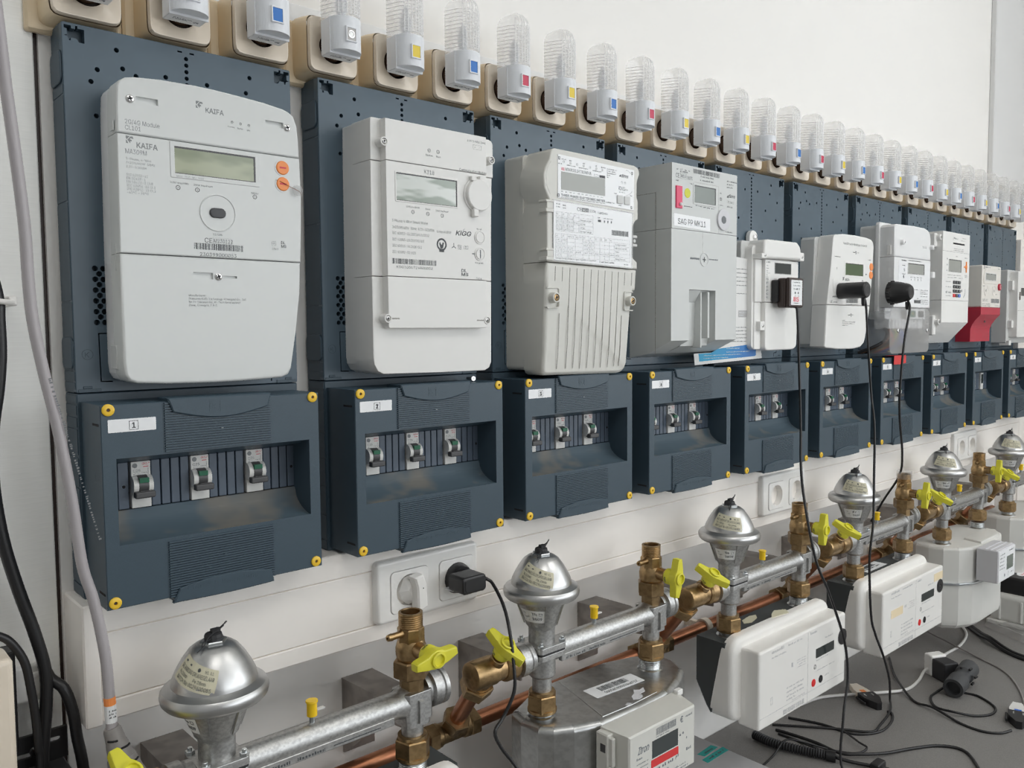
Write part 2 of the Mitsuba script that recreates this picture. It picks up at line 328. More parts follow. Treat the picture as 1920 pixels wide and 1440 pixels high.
# ------------------------------------------------------------------ trunking along the wall, outlets
t = thing('cable_trunking', 'long cream-white cable trunking along the wall below the meter boards', 'cable trunking')
obj('body', [bx(-4, 2533, 42, WY, -123, -10, 1), bx(-4, 2533, 38.5, 43, -38, -10, 1.2), bx(-4, 2533, 38.5, 43, -123, -104, 1.2)], 'duct_white', t)
obj('lid', bx(-3.5, 2532, 39.2, 43, -103.2, -38.8, .8), 'duct_white', t)
obj('end_cap', bx(-19, -4.2, 37, WY, -126, -9, 1.6), 'duct_white', t)
t = thing('vertical_duct', 'white vertical duct at the far right end of the trunking', 'cable duct')
obj('body', bx(2534, 2700, 48, WY, -520, 500, 1.5), 'duct_white', t); obj('lid', bx(2552, 2612, 44, 48, -519, -26, 1), 'duct_white', t)
OUT = (293, 1119.5, 2016)
OL = ('white double wall socket holding a white plug and a black adapter', 'empty white double wall socket below meter board number 5', 'empty white double wall socket near the right end of the trunking')
for k, x in enumerate(OUT):
    t = thing('double_socket', OL[k], 'wall socket', 'double sockets in the trunking')
    fr = rr(x, x + 153, -103, -27, 6)
    for c in (x + 46, x + 117.5): fr = fr.difference(rr(c - 27.5, c + 27.5, -93.2, -42, 6))
    obj('frame', fslab(fr, 29, 40, 5, 4), 'socket_white', t, smooth=30)
    for c in (x + 46, x + 117.5):
        i = obj('insert', fslab(rr(c - 27, c + 27, -92.7, -42.5, 5.5).difference(circ(c, -67.5, 19.5, 8)), 27.5, 39, .8, 2), 'socket_white', t, smooth=30)
        obj('cup', lathe([(0, -16), (19.2, -16), (19.5, 0)][::-1], (c, 28.5, -67.5), (0, -1, 0), 32), 'socket_white', i, smooth=30)
        obj('contact', [bx(c - 2.5, c + 2.5, 33, 40, -51, -48.5, .5), bx(c - 2.5, c + 2.5, 33, 40, -86.5, -84, .5)], 'chrome', i)
t = thing('mains_plug', 'white flat angled mains plug in the left outlet of the double socket', 'plug')
obj('body', hull([(x, y, z) for x, z in ((325, -68), (331, -52), (345, -49), (357, -58), (359, -70), (352, -84), (338, -86), (328, -78)) for y in (30, 43)] + [(x, 22, z) for x, z in ((333, -66), (340, -57), (348, -60), (350, -75), (341, -80))]), 'socket_white', t)
obj('grip', put(slab(pg((334, -49), (347, -47), (352, -60), (353, -87), (339, -92), (338, -62)), 0, 14, 2), F(24)), 'socket_white', t)
obj('pin_mark', cyl(.7, 0, .3, (346, 10, -63), (0, -1, 0), 8), 'ink', t)
t = thing('power_adapter', 'black square plug-in power adapter in the right outlet of the double socket', 'power adapter')
obj('plug_disc', lathe([(0, -4), (18.5, -4), (18.5, 8), (16, 14), (0, 14)], (410, 30, -67), (0, -1, 0), 28), 'black', t, smooth=40)
obj('body', put(slab(rr(-18.5, 18.5, -10.5, 10.5, 5), -12, 16, 2.5, 3), frame((401.5, -3, -64), (1, 0, 0), (0, 0, 1))), 'black', t, smooth=40)
obj('face', put(slab(rr(-15, 15, -8, 8, 4), 0, .7, .5), frame((401.5, -19, -64), (1, 0, 0), (0, 0, 1))), 'black', t)
obj('label', bx(386, 395, 6, 24, -75.4, -74.6), 'label_white', t)
obj('strain_relief', tube([(418, -8, -63), (424, -8, -63), (429, -9, -64.5)], [2.6] * 6 + [2.2] * 5 + [1.8] * 6, 8), 'black', t, smooth=50)

# ------------------------------------------------------------------ ten meter boards with their distribution boxes and breakers
X = [0, 258, 510, 762.7, 1018.9, 1275.7, 1535, 1795.2, 2054.3, 2313.7]
ORD = ('first', 'second', 'third', 'fourth', 'fifth', 'sixth', 'seventh', 'eighth', 'ninth', 'tenth')
holes = [(36.8, 510.6), (19.2, 489.1), (41.8, 494.3), (13.4, 477.2), (81.8, 494.2), (122.9, 494.2), (168.4, 510.1), (164, 493.7), (16.9, 446.3), (53.8, 489.6), (190, 480), (186, 447), (24, 420), (36, 398), (150, 462), (62, 442), (140, 423), (175, 398), (60, 405), (128, 385), (158, 372), (82, 380)]
q = rr(-10, 214.6, 187.5, 527, 1.5, 2)
cuts = [circ(x, z, 2.3, 3) for x, z in holes] + [circ(102.4, 516 - 6.4 * i, 2.1, 3) for i in range(19)] + [sbox(94, 521.2, 98.5, 522.7), sbox(106, 521.2, 110.5, 522.7)]
for i, x in enumerate((10.3, 13.9, 17.5, 21.1)): cuts += [circ(x, 304.2 - 10.15 * j - (5 if i % 2 else 0), 2.7, 3) for j in range(6 - (i % 2))]
notch = lambda s, x: Polygon([(x + s * a, b) for a, b in ((-8.5, 524.5), (-2.5, 524.5), (-2.5, 522), (1, 522), (1, 525), (3, 525), (3, 522.8), (8.5, 522.8), (8.5, 510.5), (4, 510.5), (2, 513.5), (-3, 513.5), (-3, 511), (-4.5, 511), (-5.5, 514), (-8.5, 515), (-6, 516), (-6, 521), (-8.5, 521.5))]).buffer(0)
cuts += [notch(1, .6), notch(-1, 204.6)]
gr = lambda pts, w=1.1: __import__('shapely').LineString(pts).buffer(w / 2, cap_style=3, join_style=2)
cuts += [gr([(40, 243), (11.4, 243), (12, 197.6), (21.8, 197.2), (21.6, 188.5)]), gr([(170, 243), (194, 243), (193, 197.6), (184, 197.2), (184, 188.5)])]
for c in cuts: q = q.difference(c)
front = fslab(q, 60, 69, .5)
sides = [bx(-10, 214.6, 69.2, 98, 187.5, 527)]
sides += [bx(-10.6, -10, 62, 97, z, z + h) for z, h in ((191, 6), (198.5, 9), (209, 27), (238, 34), (274, 90), (366, 95), (463, 8))]
clips = [put(slab(rr(-17, 17, -15, 15, 6), 0, 1.6, .6), frame((-10.4, 80, z), (0, -1, 0), (0, 0, 1))) for z in (225, 488)]
BL = 'tall navy perforated meter board behind '
BW = ['the leftmost white meter with two orange buttons', 'the second meter from the left, beside a loose screw', 'the beige-grey ribbed meter', 'the grey meter labelled SAG PP MK11', 'the white meter with the brown square reader', 'the meter with the cylindrical black reader head', 'the meter with clear terminal cover and coloured wires', 'the white meter with a number keypad', 'the red-bottomed meter', 'the half-hidden meter at the right edge']
t = thing('meter_board', BL + BW[0], 'meter board', 'navy meter boards')
obj('front_panel', front, 'navy_board', t); obj('back_box', sides, 'navy', t)
for c in clips: obj('side_clip', c, 'navy', t)
pr = Print(F(59.9)); pr.c(.9, 223.3, 5, .5).t('K', -1.4, 220.6, 5); obj('emblem', pr.m, 'navy', t)
obj('corner_bracket', [bx(-8.5, 12, 59.4, 60, 187.5, 191, .4), bx(-4, 4, 59.2, 60, 191, 193.5, .4), bx(190, 213, 59.4, 60, 187.5, 191, .4), bx(200, 208, 59.2, 60, 191, 193.5, .4)], 'navy', t)
board = t
# distribution box
def arc(x0, x1, z0, sag, n=14): return [(x0 + (x1 - x0) * i / n, z0 + sag * math.sin(math.pi * i / n)) for i in range(n + 1)]
t = thing('distribution_box', 'navy distribution box with the number 1 label, leftmost', 'fuse box', 'navy distribution boxes')
box1 = t
obj('base', [bx(-9.7, 214.3, 60.5, 99, -9.8, 186.8, .8)] + [bx(-10.4, -9.6, 62, 97, z, z + h) for z, h in ((-8, 10), (4, 27), (33, 32), (67, 30), (99, 27), (129, 24), (155, 9), (167, 9), (178, 7))], 'navy', t)
cv = sbox(-6.5, -6, 207.5, 179.2).difference(sbox(5.6, 51.3, 195.7, 130.4))
obj('cover', fslab(cv, 0, 60.6, .7), 'navy', t)
sill = [(0, 51.3)] + [(33 * math.sin(a), 51.3 + 20.5 * (1 - math.cos(a)) ** .8) for a in np.linspace(.12, math.pi / 2, 9)] + [(35, 76), (60, 76), (60, 40), (.5, 40)]
XE = lambda pr_, x0, x1: put(slab(Polygon(pr_), x0, x1), np.array([[0, 0, 1, 0], [1, 0, 0, 0], [0, 1, 0, 0], [0, 0, 0, 1.0]]))
obj('sill', XE(sill, 5.7, 195.6), 'navy_dusty', t, smooth=25)
obj('hood', XE([(.5, 130.3), (.5, 140), (60, 140), (60, 121.5), (36, 121.5)], 5.7, 195.6), 'navy', t)
for z0, z1, k in ((132, 179, 1), (-6, 50, 0)):
    pit = 2.35; nr = int((z1 - z0) / pit)
    obj('ribbed_panel', [bx(47.4, 154, -.15, .6, z0, z1)] + [bx(48.6, 153, -1.9, 0, z0 + i * pit + .42, z0 + (i + 1) * pit - .42) for i in range(nr)], 'navy', t)
    if k: tab = [(50.9, 182.3), (55.9, 169.2)] + arc(55.9, 149.1, 169.2, -7.6)[1:-1] + [(149.1, 169.4), (152.8, 182)]
    else: tab = [(50.3, -11), (56.5, 2.3)] + arc(56.5, 148.6, 2.3, 5.2)[1:-1] + [(148.6, 2.2), (151.2, -10.3)] + arc(151.2, 50.3, -10.5, -1.2)[1:-1]
    tb = obj('grip_tab', [fslab(Polygon(tab), -4.2, 1, 1)] + ([bx(51.5, 152.5, -3.5, 26, 178, 182.3, .6)] if k else [bx(51.5, 151, -3.5, 24, -10.5, -6, .6)]), 'navy', t)
    p_ = Print(F(-4.3))
    if k: p_.c(95, 172.5, 5, .4).t('K', 92.8, 169.8, 5); p_.o(89.5, 100.5, 167, 178, .3)
    else: p_.t('Eldink & Kamphuis', 64, -1.2, 4.4, 70)
    obj('emblem', p_.m, 'navy', tb)
    obj('rivet', lathe([(1.3, -.2), (1.3, .5), (0, .8)], (102.6, -1.1, 151.2 if k else 27), (0, -1, 0), 8), 'zinc' if k else 'navy', t)
for x, z in ((0, 174.8), (200, 174.8), (0, 0), (200, 0)):
    s = obj('screw_knob', lathe([(0, -1), (5.4, -1), (5.4, 1.4), (4.4, 2.2), (1.7, 2.2), (1.3, .2), (0, 0)], (x, 0, z), (0, -1, 0), 22), 'knob_yellow', t, smooth=40)
    obj('socket', cyl(1.35, .3, .75, (x, 0, z), (0, -1, 0), 8), 'recess_brown', s)
sx = [16.6, 47.2, 56.4, 65.6, 74.8, 103.7, 112.9, 122.1, 131.3, 161, 170.2, 179.4, 188.6]
for k, x in enumerate(sx):
    w = 8.6 if k else 10
    s = obj('blanking_strip', bx(x, x + w - .5, 36.8, 60, 76.6, 121.2, .5), 'navy_strip', t)
    if k in (0, 12): obj('hole', cyl(1.5, 0, .3, (x + w / 2, 36.9, 98), (0, -1, 0), 10), 'dark_hole', s)
obj('side_slot', [bx(-6.8, -6.4, 6, 24, 160, 162), bx(-6.8, -6.4, 5, 22, 6, 8)], 'dark_hole', t)
# number labels: placed per box after copying
def breaker(x, label):
    t = thing('circuit_breaker', label, 'circuit breaker', None)
    obj('body', [bx(x, x + 18, 35.6, 58, 76.5, 121, .4), put(slab(circ(0, 0, 9.2, 6), 0, 18), np.array([[0, 0, 1, x], [1, 0, 0, 36.5], [0, 1, 0, 98.5], [0, 0, 0, 1.0]]))], 'breaker_white', t, smooth=30)
    obj('toggle_core', put(slab(circ(0, 0, 9.5, 6), 0, 9), np.array([[0, 0, 1, x + 4.7], [1, 0, 0, 36.5], [0, 1, 0, 98.5], [0, 0, 0, 1.0]])), 'toggle_grey', t, smooth=30)
    obj('indicator', bx(x + 4.9, x + 13.5, 26.2, 36, 101.5, 106), 'green_mark', t)
    obj('lever', [rb(x - .2, x + 18.2, 22.5, 30, 87.2, 93.5, 1.4), bx(x + 5, x + 13.5, 25, 36, 88, 94)], 'toggle_grey', t)
    p_ = Print(F(35.5)); p_.c(x + 3.6, 117.2, 2.3); p_.t('C25', x + 2, 110.8, 2.6); p_.fuzz(x + 2, 108.8, 5, .8, 1).fuzz(x + 2, 107.6, 11, .7, 2).fuzz(x + 10, 109.6, 5, .7, 3); p_.r(x + 15.6, x + 15.9, 108, 114)
    p_.put(t, 'ink_grey', 'print')
    p2 = Print(F(35.5)); p2.t('GE17', x + 10, 117.4, 2.1, 6.5, shear=.25); p2.r(x + 11.2, x + 16, 115.3, 115.9); p2.put(t, 'ink_red', 'red_print')
    return t
POS = ('left', 'middle', 'right'); MX = (28.2, 84.7, 142)
cb = None
for i in range(10):
    dx = X[i]
    if i:
        dup(board, dx, BL + BW[i], group='navy meter boards')
        bk = dup(box1, dx, f'navy distribution box with the number {i + 1} label, {ORD[i]} from the left', group='navy distribution boxes')
    else: bk = box1
    n = str(i + 1)
    lp = obj('number_label', fslab(rr(dx - .6 + (1.5 if i else 0), dx + 41, 154.2, 166, .6, 2), -.45, .05), 'label_white', bk, label=f'white strip label with boxed {n}')
    p_ = Print(F(-.5)); p_.o(dx + 17.4, dx + 25.4, 155.8, 164, .4).t(n, dx + 21.4, 157.4, 4.8, centre=True, bold=True); p_.put(lp, 'ink', 'number')
    for k in range(3):
        lb = f'{POS[k]} circuit breaker in the {ORD[i]} distribution box from the left'
        if i == 8:                              # the ninth box holds flat windowed modules without levers
            b = thing('circuit_breaker', f'{POS[k]} flat windowed module without lever in the ninth distribution box', 'circuit breaker')
            x = dx + MX[k]
            obj('body', bx(x, x + 18, 33, 58, 76.5, 121, .8), 'breaker_white', b)
            obj('window', bx(x + 2.5, x + 15.5, 32.6, 34, 93, 117, .2), 'lcd_dark', b, label='dark display window')
        elif cb is None: cb = breaker(MX[0], lb); root = cb
        else: dup(cb, dx + MX[k] - MX[0], lb)
t = thing('duct_tape', 'short strip of red adhesive tape on top of the distribution box numbered 7', 'tape')
obj('strip', [fslab(pg((1576, 164.5), (1577.5, 183.2), (1636, 183.2), (1637, 166), (1606, 163.5)), -4.9, -4.3), bx(1577.5, 1636, -4.9, 14, 182.4, 183.2)], 'red_bright', t)
t = thing('loose_screw', 'loose steel screw lying on top of the distribution box numbered 2', 'screw')
obj('head', lathe([(0, 0), (3.4, 0), (3.8, 1.6), (3, 3), (1.2, 3), (1, 2), (0, 2)], (434.5, 22, 183.2), (-.25, -1, .02), 14), 'chrome', t, smooth=40)
obj('shank', lathe([(0, -16)] + [(1.3 + .5 * (k % 2), -16 + k * .8) for k in range(20)], (434.5, 22, 183.2), (-.25, -1, .02), 10), 'zinc', t)

# ------------------------------------------------------------------ night lights in surface sockets, three above each board
X0, PITCH = 9.8, 85.4
t = thing('mounting_strip', 'thin greyish-white mounting strip on the wall behind the row of night lights', 'mounting strip')
obj('sheet', bx(-16, 2535, 97.6, WY, 523, 615.5, .3), 'label_white', t)
LAMPC = ['plain', 'plain', 'blue', 'clear', 'yellow', 'blue', 'red', 'yellow', 'blue', 'red', 'yellow', 'blue', 'yellow', 'red', 'blue', 'red', 'yellow', 'blue', 'red', 'yellow', 'blue', 'red', 'yellow', 'blue', 'red', 'yellow', 'blue', 'red', 'yellow', 'blue']
MATC = {'blue': 'sticker_blue', 'red': 'sticker_red', 'yellow': 'sticker_yellow', 'clear': 'sensor_clear', 'plain': 'sensor_clear'}
def sq_ring(h, r, y, c, n=64):
    out = []
    for k in range(n):
        a = 2 * math.pi * (k + .5) / n; d = np.array([math.cos(a), math.sin(a)]); m = (abs(d[0]) ** 9 + abs(d[1]) ** 9) ** (1 / 9)
        out.append((c[0] + d[0] / m * h, y, c[1] + d[1] / m * h) if r is None else (c[0] + d[0] * r, y, c[1] + d[1] * r))
    return np.array(out)
def loft(R, cap=True):
    n = len(R[0]); V = np.vstack(R); f = []
    for i in range(len(R) - 1):
        a = i * n + np.arange(n); b = i * n + (np.arange(n) + 1) % n
        f += [np.column_stack([a, b, b + n]), np.column_stack([a, b + n, a + n])]
    if cap:
        V = np.vstack([V, R[-1].mean(0)]); k = len(V) - 1; e = (len(R) - 1) * n
        f.append(np.column_stack([e + np.arange(n), e + (np.arange(n) + 1) % n, np.full(n, k)]))
    return mesh_of(V, np.vstack(f))
def socket(c, label):
    t = thing('surface_socket', label, 'socket', 'cream surface sockets in a row'); z = 563.2; c += 2.6
    obj('back_plate', put(slab(rr(c - 44.9, c + 39.7, z - 40.5, z + 31, 3), 0, 7, 2.5), F(97.4)), 'cream_old', t)
    obj('housing', loft([sq_ring(34.5, None, 91, (c, z)), sq_ring(33.6, None, 80, (c, z)), sq_ring(31.2, None, 63, (c, z))], False), 'cream_old', t, smooth=35)
    obj('cover', loft([sq_ring(30.2, None, 64, (c, z)), sq_ring(30, None, 60, (c, z)), sq_ring(29.4, None, 58.2, (c, z)), sq_ring(28.2, None, 57.8, (c, z)), sq_ring(0, 17.6, 61.5, (c + 1, z)), sq_ring(0, 17, 62, (c + 1, z))], False), 'cream', t, smooth=28)
    obj('well', loft([sq_ring(0, 17.1, 61.8, (c + 1, z), 32), sq_ring(0, 16.8, 82, (c + 1, z), 32)]), 'recess_brown', t, smooth=30)
    return t
def night_light(c, label, mat):
    t = thing('night_light', label, 'night light', 'plug-in night lights in a row'); a, b = 17.8, 16.5
    half = lambda a, b, n=18: [(-a, 0)] + [(-a * math.cos(s), -b * math.sin(s)) for s in np.linspace(.05, math.pi - .05, n)] + [(a, 0)]
    obj('plug_body', bx(c - 18.3, c + 18.3, 30.5, 50, 546.5, 585, .8), 'lamp_white', t)
    obj('rim', bx(c - 18.9, c + 18.9, 29.2, 31.2, 546, 584.5, .3), 'lamp_white', t)
    obj('shell', put(slab(Polygon([(x, -y) for x, y in half(18, 15.5)][::-1]), 0, 36, 1.2, 2), np.array([[1, 0, 0, c], [0, -1, 0, 29.5], [0, 0, 1, 548.5], [0, 0, 0, 1.0]]) @ np.diag([1, 1, 1, 1.0])), 'lamp_white', t, smooth=35)
    M = frame((c - 1.5, 13.6, 564.5), (1, 0, 0), (0, 0, 1))
    obj('sensor_frame', put(slab(sbox(-6.6, -8, 6.6, 8).difference(sbox(-5.3, -6.6, 5.3, 6.6)), -3, 1.0, .3), M), 'lamp_white', t)
    obj('sensor_window', put(slab(sbox(-5.4, -6.7, 5.4, 6.7), -.8, .4), M), mat, t)
    if mat == 'sensor_clear': obj('photocell', lathe([(0, .2), (4.2, .2), (4.2, 1), (3, 1.2), (2.6, .9), (0, .9)], (c - 1.5, 13.6, 564.5), (0, -1, 0), 14), 'chrome', t)
    p_ = Print(frame((c, 40, 546.35), (1, 0, 0), (0, 1, 0)) @ np.diag([1, -1, -1, 1.0])); p_.fuzz(-12, 2, 18, 1.4, 3).fuzz(-12, -1, 14, 1.4, 4).t('CE', 8, -2, 3); p_.put(t, 'ink_soft', 'rating_print')
    obj('plug_neck', lathe([(0, 0), (14.5, 0), (14.5, 14), (0, 14)], (c + 2.4, 64.5, 563.2), (0, -1, 0), 24), 'recess_brown', t)
    nz, nt = 44, 30; zb, zc, zt = 584.5, 634, 653.5; R = []
    for i in range(nz + 1):
        if i < 32: z, k = zb + (zc - zb) * i / 32, 1.0
        else: s = (i - 32) / (nz - 32) * math.pi / 2 * .985; z, k = zc + (zt - zc) * math.sin(s), math.cos(s)
        row = []
        for j in range(nt + 1):
            th = math.pi * j / nt; side = abs(math.cos(th))
            d = (-.55 if i % 2 else .25) * (1 if i < 34 else .3) + (.4 if j % 2 else -.25) * (side < .8)
            row.append((c + (a * k + d) * -math.cos(th), 50 - 18 - (b * k + d) * math.sin(th) + 0, z))
        left = [(c - a * k - (.35 if i % 2 else -.45), 50 - 18 * u, z) for u in (0, .25, .5, .75)]
        right = [(c + a * k + (.35 if i % 2 else -.45), 50 - 18 * u, z) for u in (.75, .5, .25, 0)]
        R.append(np.array(left + row + right))
    obj('dome', loft(R), 'clear_dome', t, smooth=30)
    rb_ = []
    for q_ in range(8):
        th = math.radians(46 + q_ * 14.5); rb_.append(tube([(c - (a + .3) * math.cos(th), 32 - (b + .3) * math.sin(th), z) for z in (587, 610, 633)] + [(c - a * k * math.cos(th), 32 - b * k * math.sin(th), zc + (zt - zc) * math.sin(w_)) for w_ in (.35, .7) for k in (math.cos(w_),)], .75, 4, 2, False))
    for q_ in range(11):
        z = 589 + 4.5 * q_
        rb_.append(tube([(c - a - .3, 49, z + 2.5), (c - a - .3, 36, z + .6), (c - a * .93, 25, z - .6), (c - a * .72, 20, z - .8)], .7, 4, 2, False)); rb_.append(tube([(c + a * .72, 20, z - .8), (c + a * .93, 25, z - .6), (c + a + .3, 36, z + .6), (c + a + .3, 49, z + 2.5)], .7, 4, 2, False))
    for q_ in range(16): rb_.append(tube([(c - (a + .2) * math.cos(t_), 32 - (b + .2) * math.sin(t_), 588 + 3 * q_) for t_ in np.linspace(.85, 2.29, 6)], .45, 4, 1, False))
    obj('rib', rb_, 'dome_rib', t, kind='stuff', label='clear moulded ribs')
    obj('bulb', lathe([(0, 0), (4.5, 0), (5, 6), (6.5, 14), (6.2, 22), (3.5, 33), (0, 38)], (c, 36, 585), (0, 0, 1), 14), 'lamp_white', t, smooth=60)
    return t
s0 = l0 = None
for k in range(30):
    c = X0 + PITCH * k; b, j = divmod(k, 3)
    where = f'{("left", "middle", "right")[j]} of three above the {ORD[b]} meter board'
    cn = LAMPC[k]; st = {'clear': 'with bare round photocell', 'plain': 'cut off at the top'}.get(cn, f'with {cn} window')
    sl, ll = f'cream surface-mounted wall socket, {where}', f'white domed night light {st}, {where}'
    if s0 is None: s0, l0 = socket(c, sl), night_light(c, ll, 'sensor_clear')
    else:
        dup(s0, c - X0, sl)
        sw = {'sensor_window': MATC[cn]}
        if MATC[cn] != 'sensor_clear': sw['photocell'] = None
        dup(l0, c - X0, ll, swap=sw)

# ------------------------------------------------------------------ electricity meters (coordinates measured in mm, front view x / z)
def kf_logo(p, u, v, s):
    """the square KF mark"""
    p.p(pg((u, v), (u + .32 * s, v), (u, v + .5 * s)).buffer(0)); p.p(pg((u, v + .62 * s), (u + .12 * s, v + .5 * s), (u + .5 * s, v + .95 * s), (u + .5 * s, v + s), (u, v + s)))
    p.p(pg((u + .2 * s, v + .45 * s), (u + .55 * s, v + .02 * s), (u + .55 * s, v + .3 * s), (u + .75 * s, v + .3 * s), (u + .75 * s, v + .5 * s), (u + .55 * s, v + .55 * s), (u + .55 * s, v + .68 * s), (u + s, v + .68 * s), (u + .9 * s, v + .95 * s), (u + .6 * s, v + .95 * s)))
def lcd(parent, x0, x1, z0, z1, y, mat, rim=1.2, frame_mat='meter_shell', fo=2.5):
    f = obj('display_frame', fslab(rr(x0 - fo, x1 + fo, z0 - fo, z1 + fo, 1).difference(sbox(x0, z0, x1, z1)), y - .7, y + 1, .4), frame_mat, parent)
    obj('display', bx(x0, x1, y - .1, y + 1, z0, z1), mat, parent, label='liquid crystal display')
    obj('gasket', [bx(x0, x1, y - .2, y - .08, z1 - rim, z1), bx(x1 - rim, x1, y - .2, y - .08, z0, z1), bx(x0, x1, y - .2, y - .08, z0, z0 + rim * .5)], 'smoke', f)
def mcurve(pts, n=8): return spline(pts, n).tolist()

# 1: large white meter with the two orange buttons
t = thing('electricity_meter', 'large white electricity meter with two orange round buttons, leftmost and nearest', 'electricity meter')
right_ = [(179, 199.5), (182.5, 206), (189.1, 243.8), (194.3, 283), (195.7, 314), (197.3, 350), (198.1, 382), (197.2, 421), (196.6, 440), (195.2, 455)]
top_ = [(191.5, 464.5), (186, 468), (180, 470), (160, 472.8), (137, 474.7), (110, 476.4), (91, 476.9), (59, 476.3), (36, 474.2), (28, 472.4), (23, 469), (20.5, 464)]
left_ = [(19.6, 448), (19.2, 424), (18.8, 380), (18.1, 316), (17.8, 215), (18.8, 205.5), (22.5, 199.5), (29, 197)]
bot_ = [(55, 195.3), (82, 194.6), (105, 194.4), (129, 194.7), (150, 195.3), (172, 196.4)]
full = Polygon(right_ + top_ + left_ + bot_)
cut = lambda lo, hi: full.intersection(sbox(0, lo, 250, hi))
YM = 9.0
obj('back_shell', fslab(full.buffer(-.8), 36, 60, .5), 'meter_cool', t)
mc = cut(422.7, 600)
for q_ in (rr(36.4, 56, 451.6, 457.2, .6), rr(160.5, 180, 450.2, 455.9, .6)): mc = mc.difference(q_)
obj('module_cover', fslab(mc, YM, 36.3, 2.2, 3), 'kaifa_white', t, smooth=25)
obj('screw_slot', bx(36.4, 56, YM + 3, YM + 5, 451.6, 457.2), 'kaifa_white', t); obj('screw_slot', bx(160.5, 180, YM + 3, YM + 5, 450.2, 455.9), 'kaifa_white', t)
obj('faceplate', fslab(cut(315.6, 422.2), YM, 36.3, 1.4, 3), 'kaifa_white', t, smooth=25)
tc = cut(0, 315.1).difference(rr(83.2, 102.5, 294.4, 300.8, .5)).difference(sbox(111, 296.1, 126.5, 298.4))
obj('terminal_cover', fslab(tc, YM, 36.3, 2.6, 4), 'kaifa_white', t, smooth=25)
obj('screw_slot', bx(83, 127, YM + 2.6, YM + 5, 294, 301), 'kaifa_white', t)
obj('side_lug', [bx(17.4, 18.4, 14, 22, 425, 434, .3), bx(17.2, 18.2, 28, 44, 210, 232, .3), bx(17.6, 18.4, 21, 23.5, 300, 325)], 'kaifa_white', t)
for x, z in ((31.3, 453.8), (183.9, 451.5), (107.6, 297.3)): cross_screw(t, x, YM - .4, z, 3.6)
lcd(t, 69.2, 148.4, 392.2, 417.3, YM, 'lcd_green', 1.6, 'kaifa_white', 4.2)
for z in (410.3, 394):
    b = obj('orange_button', lathe([(0, -1), (6.9, -1), (6.9, .9), (6.2, 1.5), (0, 1.5)], (177.6, YM, z), (0, -1, 0), 28), 'orange', t, smooth=40)
    obj('slot', bx(174, 181, YM - 1.75, YM - 1.3, z - .8, z + .8), 'ink_red', b)
    obj('button_ring', fslab(circ(177.6, z, 8.3, 10).difference(circ(177.6, z, 7, 10)), YM - .5, YM + .5), 'kaifa_white', t)
s = obj('seal_disc', lathe([(0, -.8), (5.6, -.8), (5.6, .8), (0, .8)], (192, YM - 3.5, 388.5), (-.25, -1, .1), 18), 'clear_cover', t, smooth=30)
obj('seal_wire', tube([(170, YM - .2, 397.5), (176, YM - 2, 395.5), (186, YM - 3, 391), (193, YM - 4.5, 388), (196, YM - 4, 385)], .25, 5), 'copper', t)
for x, z in ((71.7, 379.1), (89.8, 378.8), (147.3, 378)): hole(t, x, YM, z, 2.2)
for x, z in ((126, 448), (134.5, 447.7), (143, 447.5)): hole(t, x, YM, z, 1.2, mat='dark_hole')
dome = lathe([(18, -.4), (17.7, .9), (17.2, 1.0), (16.6, .3), (0, .3)], (109, YM, 358.6), (0, -1, 0), 40)
obj('optical_port', dome, 'kaifa_white', t, smooth=30)
obj('push_key', fslab(rr(100.6, 116.6, 353.8, 363.2, 4.6, 6), YM - 2.2, YM, 1, 2), 'charcoal', t, smooth=30)
p_ = Print(F(YM))
kf_logo(p_, 90.9, 456, 6.6); p_.t('KAIFA', 100, 453, 4.6, 17.8, True); kf_logo(p_, 26.6, 414, 6.6); p_.t('KAIFA', 35.6, 411, 4.8, 18.6, True)
p_.t('2G/4G Module', 26.4, 431.3, 4, 30.3).t('CL101', 26.3, 426, 4, 13.5).t('MA309M', 25.8, 404.8, 4.2, 18.5)
for z, s_, w in ((399.2, '3-Phase, 4-Wire', 22.3), (395.8, '3x230/400V  50Hz', 25.3), (392.2, '0,25-5(100)A', 18), (385, 'IEC 62052-11', 18.8), (381.9, 'EN 50470-1', 16.4), (378.7, 'EN 50470-3 Cl.B', 23), (375.5, 'IEC 62053-21 Cl.1', 25.2), (372.3, 'IEC 62053-23 Cl.2', 25.4), (369.2, '-40°C ~ 70°C', 18.8)): p_.t(s_, 25.9, z, 2.1, w)
p_.put(t, 'ink_grey')
p_ = Print(F(YM))
p_.t('2000 imp/kWh', 64.2, 382.7, 1.7, 17.5).t('2000 imp/kvarh', 86.4, 382.6, 1.7, 18.4).t('Status', 143.5, 380.8, 1.8, 7.6).t('Comm.', 121.6, 442.6, 1.5, 7).t('Status', 131, 442.3, 1.5, 6).t('Rec.', 140.8, 442, 1.5, 4.4)
p_.t('T12108', 103.6, 336.9, 1.9, 9).t('CE', 95.3, 329.6, 4.4, 7.3).t('M230122', 104.2, 329.9, 3.7, 18.8).o(103.4, 122, 329, 334.6, .12).code(85, 133.3, 322.7, 328.8, 3).t('230399000053', 90.5, 316.6, 3.3, 36)
p_.t('DL', 174.2, 333.1, 2.8, 4.5, True).t('MS', 174.2, 329.4, 2.8, 5.6, True).t('2023', 164, 326.7, 1.9, 7).o(164, 168.4, 331, 335.4, .2).o(165.3, 167.1, 332.3, 334.1, .2)
p_.r(105.5, 110.5, 365.8, 366.1).r(105.5, 110.5, 370, 370.3).r(105.5, 105.8, 365.8, 370.3)
for z, s_, w in ((277.7, 'Manufacturer:', 16.6), (274.6, 'Shenzhen Kaifa Technology (Chengdu) Co., Ltd.', 57), (271.5, 'No.99 Tianquan Rd., Hi-Tech Development', 51), (268.4, 'Zone, Chengdu, P.R.C.', 28)): p_.t(s_, 78.2, z, 1.9, w)
